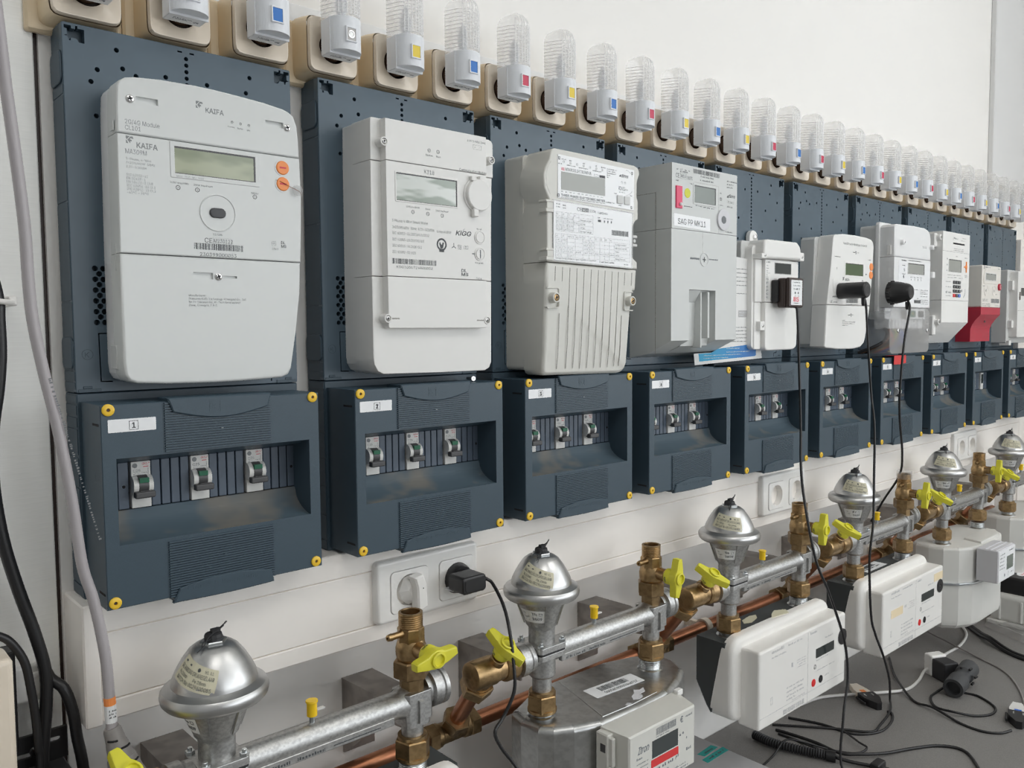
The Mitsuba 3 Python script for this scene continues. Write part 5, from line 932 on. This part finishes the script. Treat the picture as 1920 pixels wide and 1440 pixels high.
# ------------------------------------------------------------------ workbench and gas meters
TZ = -520.0
t = thing('workbench', 'grey laminate workbench top against the wall below the gas meters', 'table')
obj('table_top', bx(-700, 2719, -760, WY - .5, TZ - 38, TZ, 1.5), 'table_grey', t)
for x in (-640, 2640): obj('leg', bx(x, x + 50, -740, -690, -1200, TZ - 38, 1), 'case_grey', t); obj('leg', bx(x, x + 50, 30, 80, -1200, TZ - 38, 1), 'case_grey', t)
def connector(parent, x, y=GY, z=-252, mat='zinc', base=17.5):
    return obj('pipe_connector', [lathe(thread(15.6, z + 1, z + 15.5, 2.2, .7), (x, y, 0), n=32), lathe([(0, z - 3), (base + 3, z - 3), (base + 2, z + .5), (base - 1, z + 2.5), (0, z + 3)], (x, y, 0), n=32)], mat, parent, smooth=25)
def smart_gas(x, v, i):
    t = thing('gas_meter', ('white-fronted gas meter with dark back, below the leftmost regulator, mostly out of the photo', 'white-fronted gas meter with dark back, clean front, below the third regulator', 'white-fronted gas meter with two yellowed tape patches on its front')[i], 'gas meter')
    a, b = x - 40.7, v + 50
    pr_ = [(6, -249), (59, -249), (59, -300), (34, -368), (26, -358), (6, -322)]
    obj('rear_case', sidep(a + 2, b - 2, pr_), 'gas_dark', t)
    cv_ = slab(rr(a, b, -377, -240, 26, 6), 28, 74, 9, 4); V_ = np.array(cv_.vertices); V_[:, 2] = np.where(V_[:, 2] < 30, 30 + (V_[:, 1] + 377) / 137 * 27, V_[:, 2])
    obj('white_cover', put(mesh_of(V_, cv_.faces), F(0)), 'gas_white', t, smooth=35)
    fa, fb, f0, f1, YF = x - 16, v + 45, -383, -257, -106.0
    obj('front_housing', put(slab(rr(fa, fb, f0, f1, 5, 3), 70, 106, 4, 3), F(0)), 'gas_white', t, smooth=35)
    obj('seam', [bx(x + 132, x + 132.7, YF - .15, YF + .1, f0 + 3, f1 - 4), bx(fa + 3, fb - 3, YF - .15, YF + .1, -364.6, -364)], 'ink_faint', t)
    obj('display', fslab(rr(x + 159, x + 221, -313, -297, 1), YF - .3, YF + 1), 'lcd_dark', t)
    for px, m_ in ((152, 'red_bright'), (176, 'black')): obj('push_button', lathe([(6.6, -.2), (6.4, .6), (5.4, .6), (5.2, .1), (4.8, .1), (4.6, 1), (0, 1.2)], (x + px, YF, -353), (0, -1, 0), 22), m_, t, smooth=40)
    hole(t, x + 156.5, YF, -327, 4)
    obj('round_port', lathe([(14, -.4), (14, 1.6), (12.5, 2.2), (4, 2.2), (3.6, .6), (0, .6)], (x + 250, YF, -298), (0, -1, 0), 24), 'black', t, smooth=40); obj('port_eye', cyl(2.4, .5, 1.2, (x + 250, YF, -298), (0, -1, 0), 10), 'chrome', t)
    p_ = Print(F(YF - .05))
    for px, z, w, h in ((20, -268, 36, 5), (20, -276, 44, 2.4), (70, -268, 44, 3), (98, -300, 28, 1.6), (98, -304, 28, 1.6), (104, -308, 22, 1.6), (98, -312, 28, 1.6), (80, -306, 12, 7), (66, -338, 56, 3), (66, -345, 50, 3), (66, -352, 54, 3), (66, -358, 30, 3), (84, -362, 40, 1.6), (140, -268, 22, 5), (190, -286, 26, 3), (160, -318, 44, 2), (160, -336, 64, 2), (190, -352, 14, 3)): p_.fuzz(x + px, z, w, h, int(px - z))
    p_.code(x + 56, x + 122, -378, -370, 12).o(x + 18, x + 24, -350, -338, .6).put(t, 'ink_faint')
    if i == 2:
        for q_ in ((x + 20, x + 72, -315, -299), (x + 220, x + 264, -284, -268)): obj('tape_patch', bx(q_[0], q_[1], YF - .35, YF, q_[2], q_[3]), 'paper_stain', t, label='yellowed tape patch')
        s = obj('top_label', bx(x + 70, x + 160, -36, -8, -249, -248.6), 'label_white', t); p_ = Print(frame((x + 76, -30, -248.5), (1, 0, 0), (0, 1, 0))); p_.code(0, 60, 8, 18, 3).fuzz(0, 2, 70, 4, 3).put(s, 'ink')
    if i == 1: obj('torn_tape', [XY(pg((x + 60, -30), (x + 74, -36), (x + 100, -30), (x + 112, -20), (x + 96, -16), (x + 70, -20)), -248.9, -248), XY(pg((x + 96, -60), (x + 140, -66), (x + 150, -54), (x + 130, -44), (x + 112, -50)), -240, -238.8)], 'paper_cream', t)
    for c in (x, v): connector(t, c, z=-249)
smart_gas(RX[0], VX[0], 0); smart_gas(RX[2], VX[2], 1); smart_gas(RX[3], VX[3], 2)
# the metal meter below the second regulator
t = thing('gas_meter', 'bare tin-plated metal gas meter with a beige counter on its front', 'gas meter')
bd = Polygon([(474, -2), (465, -30), (466, -60), (478, -76), (500, -90), (535, -105), (602, -109), (668, -107), (710, -92), (748, -72), (763, -45), (763, -22), (748, -2), (728, 12), (678, 26), (576, 28), (520, 18)]).buffer(4).buffer(-4)
obj('body', XY(bd, -470, -249, 9, 4), 'tin_plate', t, smooth=28)
obj('top_ridge', XY(Polygon([(545, -96), (602, -99), (655, -97), (672, 18), (620, 20), (580, 20)]), -252, -247.6, 2.2, 2), 'tin_plate', t, smooth=30)
obj('bottom_seam', XY(bd.buffer(3), -400, -396, 1, 1), 'tin_plate', t)
connector(t, 495, -36, -250); connector(t, 713, -37, -250)
s = obj('barcode_label', put(slab(rr(0, 92, 0, 29, 1.5), 0, .3), frame((578, -57, -247.4), (1, -.07, 0), (.07, 1, 0))), 'label_white', t, label='white barcode label')
p_ = Print(frame((578, -57, -247.1), (1, -.07, 0), (.07, 1, 0))); p_.code(20, 72, 12, 24, 7).t('G0058530007848717', 20, 3.5, 5, 62, True); p_.put(s, 'ink')
obj('glue_residue', [XY(Polygon([(610, -92), (616, -84), (626, -80), (634, -72), (640, -78), (650, -76), (642, -86), (632, -86), (628, -94), (618, -96)]), -249, -247.2), XY(Polygon([(590, -94), (598, -92), (602, -97), (592, -98)]), -249, -247.6)], 'index_lilac', t)
obj('counter_housing', hull([(x, y, z) for (x, y) in ((528, -108), (679, -108), (531, -150), (664, -150)) for z in (-251, -330)] + [(x, -152, z) for x in (533, 662) for z in (-253, -328)]), 'mikro_grey', t)
obj('side_bracket', [bx(519, 531, -128, -108, -340, -253, 1.5), bx(521, 527, -134, -127, -292, -256, 1), bx(519, 527, -132, -127, -336, -292, 1)], 'mikro_grey', t)
obj('bracket_hole', [bx(518.6, 519.4, -124, -116, -276, -266), bx(518.6, 519.4, -124, -116, -310, -300)], 'smoke', t)
obj('rear_tab', bx(672, 684, -118, -110, -254, -246, 1), 'meter_white', t)
M = frame((533, -152, -328), (1, 0, 0), (0, 0, 1))
obj('display', put(slab(sbox(42, 36, 94, 58), 0, .4), M), 'lcd_dark', t); obj('red_stripe', put(slab(rr(40, 95, 24, 34, 1), 0, .3), M), 'red_bright', t)
p_ = Print(M); p_.t('Itron', 14, 50, 9, 21, True, shear=.25).code(50, 90, 63, 72, 2).fuzz(50, 60, 26, 2, 2).t('€', 99, 63, 8, 6, True).fuzz(110, 67, 14, 3, 4).c(99, 47, 1.6).c(105, 48, 1.6).fuzz(12, 43, 12, 3, 6)
for k in range(7): p_.fuzz(12, 37 - 5 * k, 22, 1.6, k)
for x, z, w, h in ((50, 18, 40, 4), (60, 12, 16, 2), (112, 38, 4, 3), (112, 22, 10, 4), (90, 20, 6, 4), (70, 6, 40, 2), (66, 2, 50, 2)): p_.fuzz(x, z, w, h, x)
p_.put(t, 'ink_soft')
def pale_gas(x, v, lab):
    t = thing('gas_meter', lab, 'gas meter')
    pl = Polygon([(x - 44, 0), (x - 47, -30), (x - 42, -60), (x - 22, -86), (x + 10, -103), (x + 50, -110), (x + 170, -110), (x + 208, -98), (x + 232, -76), (x + 240, -50), (x + 238, -10), (x + 222, 12), (x + 180, 20), (x + 10, 20), (x - 30, 14)]).buffer(5).buffer(-5)
    obj('upper_shell', XY(pl, -332, -252, 7, 4), 'gas_pale', t, smooth=28)
    obj('clamp_band', XY(pl.buffer(5), -336, -331, 1.6, 2), 'zinc', t, smooth=30, label='metal clamp band')
    lo_ = slab(pl.buffer(1), 0, 106, 24, 3); obj('lower_shell', put(lo_, np.array([[1, 0, 0, 0], [0, 1, 0, 0], [0, 0, -1, -335.5], [0, 0, 0, 1.0]]) ), 'gas_pale', t, smooth=28)
    obj('top_step', XY(Polygon([(x + 58, -104), (x + 170, -104), (x + 214, -84), (x + 196, -58), (x + 70, -62)]), -254, -246.5, 5, 2), 'gas_pale', t, smooth=25)
    for c in (x, v): connector(t, c, z=-252)
    k = x + 11
    obj('index_box', [bx(k, k + 107, -155, -110, -325, -252, 1.5)] + [bx(k + 2, k + 105, -150 + 11 * j, -146 + 11 * j, -253, -251, .4) for j in range(3)], 'index_lilac', t)
    fp = obj('index_face', fslab(sbox(k + 2, -323, k + 105, -254), -155.8, -155), 'label_white', t)
    obj('display', fslab(sbox(k + 52, -302, k + 92, -272), -156.4, -155.5), 'lcd_teal', fp)
    p_ = Print(F(-155.9)); p_.c(k + 40, -312, 3.4); [p_.fuzz(k + 8, -264 - 8 * j, 30, 3, j) for j in range(5)]; p_.fuzz(k + 66, -262, 30, 4, 9).c(k + 62, -312, 5, .6).fuzz(k + 80, -313, 14, 3, 3).put(fp, 'ink_soft')
pale_gas(RX[4], VX[4], 'pale grey two-shell gas meter with a metal clamp band, below the fifth regulator')
pale_gas(RX[5], RX[5] + 220, 'pale grey gas meter half cut off by the right edge of the photo')

# ------------------------------------------------------------------ cables, adapters and clutter on the workbench
def cord(label, pts, r, mat, name='cable', cat='cable', parent=None, n=8):
    if parent: return obj('cord', tube(pts, r, n), mat, parent, smooth=60)
    t = thing(name, label, cat); obj('jacket', tube(pts, r, n), mat, t, smooth=60); return t
cord('thin black cord hanging from the square brown reader in front of the third gas meter', [(1126, -27, 281), (1128, -30, 268), (1136, -31, 160), (1127, -40, 70), (1094, -60, 0), (1055, -90, -54), (1046, -115, -138), (1068, -127, -195), (1123, -127, -288), (1141, -126, -360), (1116, -132, -420), (1094, -143, -500), (1110, -190, -516), (1190, -330, -516.5)], 2.2, 'black')
cord('thin black cord hanging from the cylindrical reader head down to the bench', [(1341, -48, 302), (1346, -50, 285), (1350, -53, 218), (1358, -58, 115), (1326, -80, 57), (1304, -91, -41), (1282, -101, -117), (1268, -102, -184), (1276, -103, -287), (1284, -108, -325), (1302, -116, -370), (1380, -94, -444), (1440, -70, -508), (1400, -88, -516), (1330, -100, -517), (1290, -100, -517), (1250, -45, -517), (1180, 40, -517)], 2.2, 'black')
cord('thin black cord hanging from the ball-shaped reader head behind the fourth brass valve', [(1526, -52, 300), (1518, -60, 280), (1500, -58, 215), (1492, -55, 117), (1505, -50, 57), (1530, -46, -20), (1554, -30, -72), (1560, 10, -140), (1562, 50, -230), (1560, 84, -400), (1562, 80, -515)], 2.2, 'black')
cord('thin black cord of the black power adapter falling beside the second regulator', [(427, -9, -64), (432, -16, -70), (424, -45, -88), (412, -70, -111), (406, -84, -150), (402, -88, -175), (388, -86, -200), (371, -90, -212), (379, -92, -233), (398, -98, -262), (430, -130, -330), (440, -160, -430), (445, -220, -517)], 2.0, 'black')
# on the bench
B0 = TZ + 2.4
bc = lambda label, pts, r, mat='black', **k: cord(label, [(x, y, TZ + r + dz) for x, y, dz in [(p + (0,))[:3] for p in pts]], r, mat, **k)
bc('black cable looping on the bench from the small connector back under the white gas meter', [(1230, 35), (1252, -22), (1260, -81), (1305, -111), (1362, -108), (1395, -94), (1398, -84)], 2.3)
bc('black cable running over the bench towards the front edge of the photo', [(1167, 25), (1172, 0), (1177, -51), (1167, -102, 3), (1184, -128, 5), (1226, -156, 3), (1284, -179), (1329, -207), (1345, -242), (1310, -277), (1220, -330)], 2.6)
bc('short black cable lead reaching from under the white meter to the coiled cord', [(1158, 14), (1159, -29), (1142, -80, 9), (1139, -101, 12), (1140, -112, 9)], 2.3)
bc('thin black cable making a narrow bent loop beside the coiled cord', [(1252, -65, 4), (1228, -107, 5), (1222, -125, 3), (1195, -118), (1174, -83), (1136, -42, 14), (1115, -24, 16), (1080, -22), (1022, -30)], 1.8)
t = thing('coiled_cord', 'black coiled spiral cord lying on the bench below the third gas meter', 'cable')
cp = spline([(1109, 36, TZ + 9), (1107, -6, TZ + 9), (1120, -51, TZ + 9), (1137, -92, TZ + 9)], 30); obj('coil', tube(cp, 7.4 + 1.3 * np.sin(np.arange(len(cp)) * 2.1), 12, 1), 'black_matt', t, smooth=60)
obj('end_plug', tube([(1137, -92, TZ + 9), (1143, -106, TZ + 9)], 9.4, 12, 4), 'black', t, smooth=40); obj('lead', tube([(1143, -106, TZ + 8), (1152, -130, TZ + 6), (1168, -164, TZ + 5), (1190, -230, TZ + 4)], 3, 8), 'black', t, smooth=60)
t = thing('inline_plug', 'small black in-line plug at the lower edge of the bench beside the coiled cord', 'plug'); obj('body', rb(1156, 1186, -176, -160, TZ, TZ + 15, 3), 'black', t); obj('tail', tube([(1171, -174, TZ + 7), (1182, -200, TZ + 5), (1200, -250, TZ + 4)], 2.6, 8), 'black', t)
bc('white cable on the bench running into the white plug block', [(1296, 47), (1359, 35), (1417, -5, 2), (1473, -46, 3), (1526, -67), (1587, -66), (1630, -60, 6), (1648, -64, 12)], 3.2, 'cable_white')
bc('white cable running from the plug block back under the pale gas meter', [(1690, -70, 18), (1740, -52, 4), (1792, -47), (1867, -49), (1960, -30), (2040, 20)], 3.2, 'cable_white')
bc('black cable sweeping over the bench to the connector at the right edge', [(1673, 34), (1596, -9), (1526, -56, 5), (1482, -102), (1472, -142, 4), (1451, -199), (1447, -239), (1463, -265), (1490, -276)], 2.3)
bc('loop of black cable below the black barrel connector', [(1604, -136, 12), (1600, -150), (1603, -180), (1574, -220), (1537, -227), (1505, -209), (1480, -178, 5), (1488, -141), (1523, -117), (1557, -114), (1584, -125, 10)], 2.3)
bc('thin grey-beige cable curving over the bench at the right', [(1960, 60), (1898, 43, 6), (1849, -32, 7), (1817, -113), (1775, -176), (1705, -223), (1630, -256), (1560, -276)], 2.0, 'plug_grey')
def dsub(o, u, label, shell, mark):
    t = thing('data_connector', label, 'connector'); u = np.array([*u, 0.0]); u /= np.linalg.norm(u); M = frame((o[0], o[1], TZ), u, np.cross([0, 0, 1], u))
    obj('grey_shell', put(hull([(x, y, z) for x, w in ((-46, 8), (-16, 15), (0, 15)) for y in (-w, w) for z in (1, 13)]), M), shell, t)
    if mark: obj('red_mark', put(bx(-14, -4, -5, 5, 12.8, 13.6), M), 'orange', t)
    else: obj('blue_mark', put(bx(-10, -4, -6, 6, 12.8, 13.6), M), 'wire_blue', t)
    obj('black_hood', put(hull([(x, y, z) for x, w in ((0.3, 17), (26, 17), (36, 8), (52, 5)) for y in (-w, w) for z in (1, 15)]), M), 'black', t)
    for y in (-8, 8): obj('pin_shine', put(bx(8, 18, y - 1, y + 1, 14.6, 15.4), M), 'chrome', t)
    obj('thumbscrew', put(bx(2, 34, -22, -18, 3, 9, 1), M), 'black', t)
dsub((1425, -26), (-.56, -.83), 'grey and black data connector with a red mark on the bench', 'cream', True)
dsub((1560, -266), (-.90, -.30), 'grey and black data connector at the lower right edge of the photo', 'cable_white', False)
t = thing('plug_block', 'white and black mains plug block standing on the bench', 'plug')
M = frame((1648, -52, TZ), (-.45, -.89, 0), (.89, -.45, 0))
obj('white_half', put(rb(0, 24, 0, 40, -46, 0, 4).apply_scale([1, 1, -1]) if False else rb(0, 24, 0, 40, 0, 46, 4), M), 'socket_white', t); obj('black_half', put(bx(23, 60, 1, 38, 0, 41, 2), M), 'black_matt', t)
t = thing('barrel_connector', 'black two-ended barrel connector lying against the plug block', 'connector')
bo, ba = np.array([1560, -146, TZ + 20.5]), np.array([150, 12, 10.])
obj('body', [lathe([(14, 0), (19.5, 0), (20, 6), (20, 42), (17, 46), (15, 60), (15, 70), (18.5, 74), (19, 84), (19, 116), (17, 120), (0, 120)], bo, ba, 28), lathe([(0, 16), (13.6, 16), (14, 0)][::1], bo, ba, 24)], 'charcoal', t, smooth=35)
for k in range(6): obj('grip_rib', bx(1628 + 0, 1640, -146 + 18 * math.cos(k) - 2, -146 + 18 * math.cos(k) + 2, TZ + 26 + 18 * math.sin(k) - 2, TZ + 26 + 18 * math.sin(k) + 2, .5), 'black', t)
t = thing('instrument_case', 'grey flat instrument case with teal labels at the bottom of the photo', 'case')
obj('shell', bx(620, 960, -560, 70, TZ, -470, 3), 'case_grey', t)
for q_ in (((906, 17), (949, 20), (952, 8), (910, 5)), ((897, 1), (959, 3), (957, -10), (896, -11))):
    l = obj('teal_label', XY(Polygon(q_), -470, -469.6), 'teal', t); p_ = Print(frame((q_[0][0] + 10, q_[3][1] + 4, -469.5), (1, .03, 0), (-.03, 1, 0))); p_.fuzz(2, 0, q_[1][0] - q_[0][0] - 20, 4.4, int(q_[0][0])); p_.put(l, 'ink')
for x, y in ((870, 30), (884, 26), (876, 40)): obj('vent_hole', XY(circ(x, y, 1.8), -470, -469.8), 'dark_hole', t)
obj('knob', cyl(8, 0, 4, (862, 42, -470), n=18, c=1), 'plug_grey', t)
t = thing('transformer_case', 'pale ribbed plastic case with a black lid at the right edge of the bench', 'case')
obj('lower_shell', [rb(2094, 2330, -205, -36, TZ + 10, -438, 12)] + [bx(2088, 2340, -210, -31, TZ, TZ + 13, 3)] + [bx(2090.5, 2096, y - 3, y + 3, TZ + 16, -450, 1.5) for y in (-60, -110, -160)], 'gas_pale', t)
obj('lid', rb(2110, 2330, -195, -30, -440, -395, 6), 'black', t)
lb = obj('oval_label', XY(affinity.scale(circ(0, 0, 1, 8), 30, 13), 0, .4).apply_translation((2170, -90, -395.1)), 'label_white', t); p_ = Print(frame((2150, -94, -394.7), (1, 0, 0), (0, 1, 0))); p_.fuzz(0, 0, 40, 7, 4); p_.put(lb, 'ink_red')
t = thing('plastic_bag', 'crumpled clear plastic bag on the bench before the pale ribbed case', 'plastic bag')
g_ = np.array([(2050 + 20 * i, -40 - 24 * j, TZ + 4 + 16 * meshkit.noise(np.array([i * .9, j * .9, 1.0])) * (0 < i < 8)) for i in range(9) for j in range(7)], float); fq = []
for i in range(8):
    for j in range(6): a_ = i * 7 + j; fq += [(a_, a_ + 7, a_ + 8), (a_, a_ + 8, a_ + 1)]
g_[:, 0] -= .55 * (-g_[:, 1] - 40); obj('film', mesh_of(g_, fq), 'clear_cover', t)
for k, off in enumerate((0, 14)): bc(('thick black cable beside the plastic bag, nearer the bench front', 'thick black cable beside the plastic bag, nearer the wall')[k], [(2040 + off, 10, 0), (1974 + off, -53), (1938 + off, -86, 6), (1900 + off, -139), (1880 + off, -188), (1870 + off, -260)], 4.2)

# ------------------------------------------------------------------ cables and boxes at the left edge
t = cord('grey round mains cable hanging in front of the trunking at the left', [(-75, 4, 560), (-69, 4, 478), (-67, 4, 447), (-63, 4, 400), (-58, 4, 334), (-57, 4, 291), (-55, 4, 255), (-49, 4, 214), (-39, 4, 158), (-31, 3, 97), (-25, 3, 39), (-17, 2, 4), (-10, 0, -47), (-8, -1, -96), (-7.5, -2, -118)], 4.7, 'cable_grey', n=14)
obj('orange_band', tube([(-8.3, -.8, -84), (-8, -1, -91)], 5.05, 14, 3), 'orange', t); w_ = obj('wire_label', tube([(-8, -1, -91), (-7.8, -1.6, -107)], 5.0, 14, 3), 'label_white', t, label='white printed wrap label')
p_ = Print(frame((-11.5, -6.2, -96), (1, 0, 0), (0, 0, 1))); [p_.fuzz(1, -3 * k, 6, 1.6, k) for k in range(3)]; p_.put(w_, 'ink')
p_ = Print(frame((-46, -1.0, 205), (.23, 0, -.97), (.97, 0, .23))); p_.fuzz(0, 0, 150, 2.2, 3); p_.put(t, 'ink_soft', 'cable_print')
t = thing('cable_plug', 'grey moulded mains plug at the end of the grey cable, bottom left', 'plug')
pd = np.array([.22, -.12, -.97]); po = np.array([-7.8, -1.5, -112.0])
obj('body', lathe([(0, 0), (6.6, 0), (7.6, 3), (8.6, 14), (9.2, 15), (11, 28), (12, 29), (15, 46), (20, 62), (24, 90), (0, 90)], po, pd, 24), 'plug_grey', t, smooth=35)
for k, h in enumerate((10, 17, 24, 31)): 
    q_ = po + pd * h; r_ = 8.6 + k * 1.7; e = (-.5, .55)[k % 2]
    obj('grip_slot', tube([q_ + r_ * np.array([math.sin(a_), -math.cos(a_), 0]) for a_ in np.linspace(e - .5, e + .5, 6)], .9, 5, 1), 'dark_hole', t)
obj('yellow_dot', trimesh.creation.icosphere(2, 4).apply_translation(tuple(po + pd * 46 + np.array([-1, -15, 0]))), 'tap_yellow', t)
cord('thick black cable curving down the wall at the left edge', [(-90, 62, 340), (-76, 58, 300), (-71, 55, 274), (-71, 54, 255), (-71, 54, 227), (-74, 54, 195), (-79, 54, 162), (-81, 54, 120), (-79, 54, 87), (-74, 54, 52), (-65, 54, 12), (-54, 54, -30), (-47, 54, -67), (-48, 54, -102), (-53, 54, -156), (-56, 54, -260)], 5.4, 'black', n=12)
cord('black cable branching towards the trunking at the bottom left', [(-47, 64, -62), (-42, 60, -76), (-33, 52, -86), (-27, 50, -108), (-24, 50, -135), (-20, 48, -170), (-16, 45, -260)], 5.0, 'black', n=12)
cord('thinner black cable arching over the cream box at the left edge', [(-130, 40, 6), (-100, 40, -12), (-84, 40, -20), (-75, 40, -29), (-66, 40, -48), (-62, 40, -73), (-59, 41, -103), (-58, 41, -129), (-57, 42, -149), (-60, 42, -250)], 3.6, 'black', n=10)
t = thing('cable_clip', 'white cable clip around the black cable at the left edge', 'clip'); obj('loop', tube([(-95, 74, 276), (-75, 46, 272), (-66, 47, 271), (-58, 66, 272), (-57, 92, 273)], 2.6, 8), 'gas_white', t, smooth=60); obj('head', rb(-62, -54, 62, 97, 268, 277, 2), 'gas_white', t)
t = thing('cream_box', 'cream rounded box at the bottom left edge', 'box'); obj('front_shell', rb(-200, -79.5, 10, 50, -145, -32, 5), 'cream', t); obj('back_box', bx(-200, -71, 50.5, 74, -134, -40, 1.5), 'black', t)
t = thing('junction_box', 'small white junction box on the wall at the left', 'junction box'); obj('body', rb(-160, -44, 70, 98, -98, -62, 4), 'socket_white', t); obj('cable_entry', rb(-60, -48, 66, 84, -92, -70, 3), 'socket_white', t); obj('screw', lathe([(0, 0), (3, 0), (2, 1.4), (0, 1.6)], (-70, 69.5, -80), (0, -1, 0), 12), 'chrome', t)
t = thing('slotted_bracket', 'black slotted metal bracket with a screw at the bottom left', 'bracket')
sl = sbox(-200, -158, -28, -128).difference(rr(-76, -58, -149, -144, 2.4)).difference(rr(-46, -34, -140.5, -136, 2.2))
obj('face_plate', fslab(sl, 68, 71, .4), 'black', t); obj('lower_tray', bx(-200, -30, 20, 96, -300, -160, 2), 'black_matt', t); obj('screw', lathe([(0, 0), (4.4, 0), (3.4, 1.8), (1, 1.8), (1, 1), (0, 1)], (-56, 68, -144), (0, -1, 0), 14), 'chrome', t)
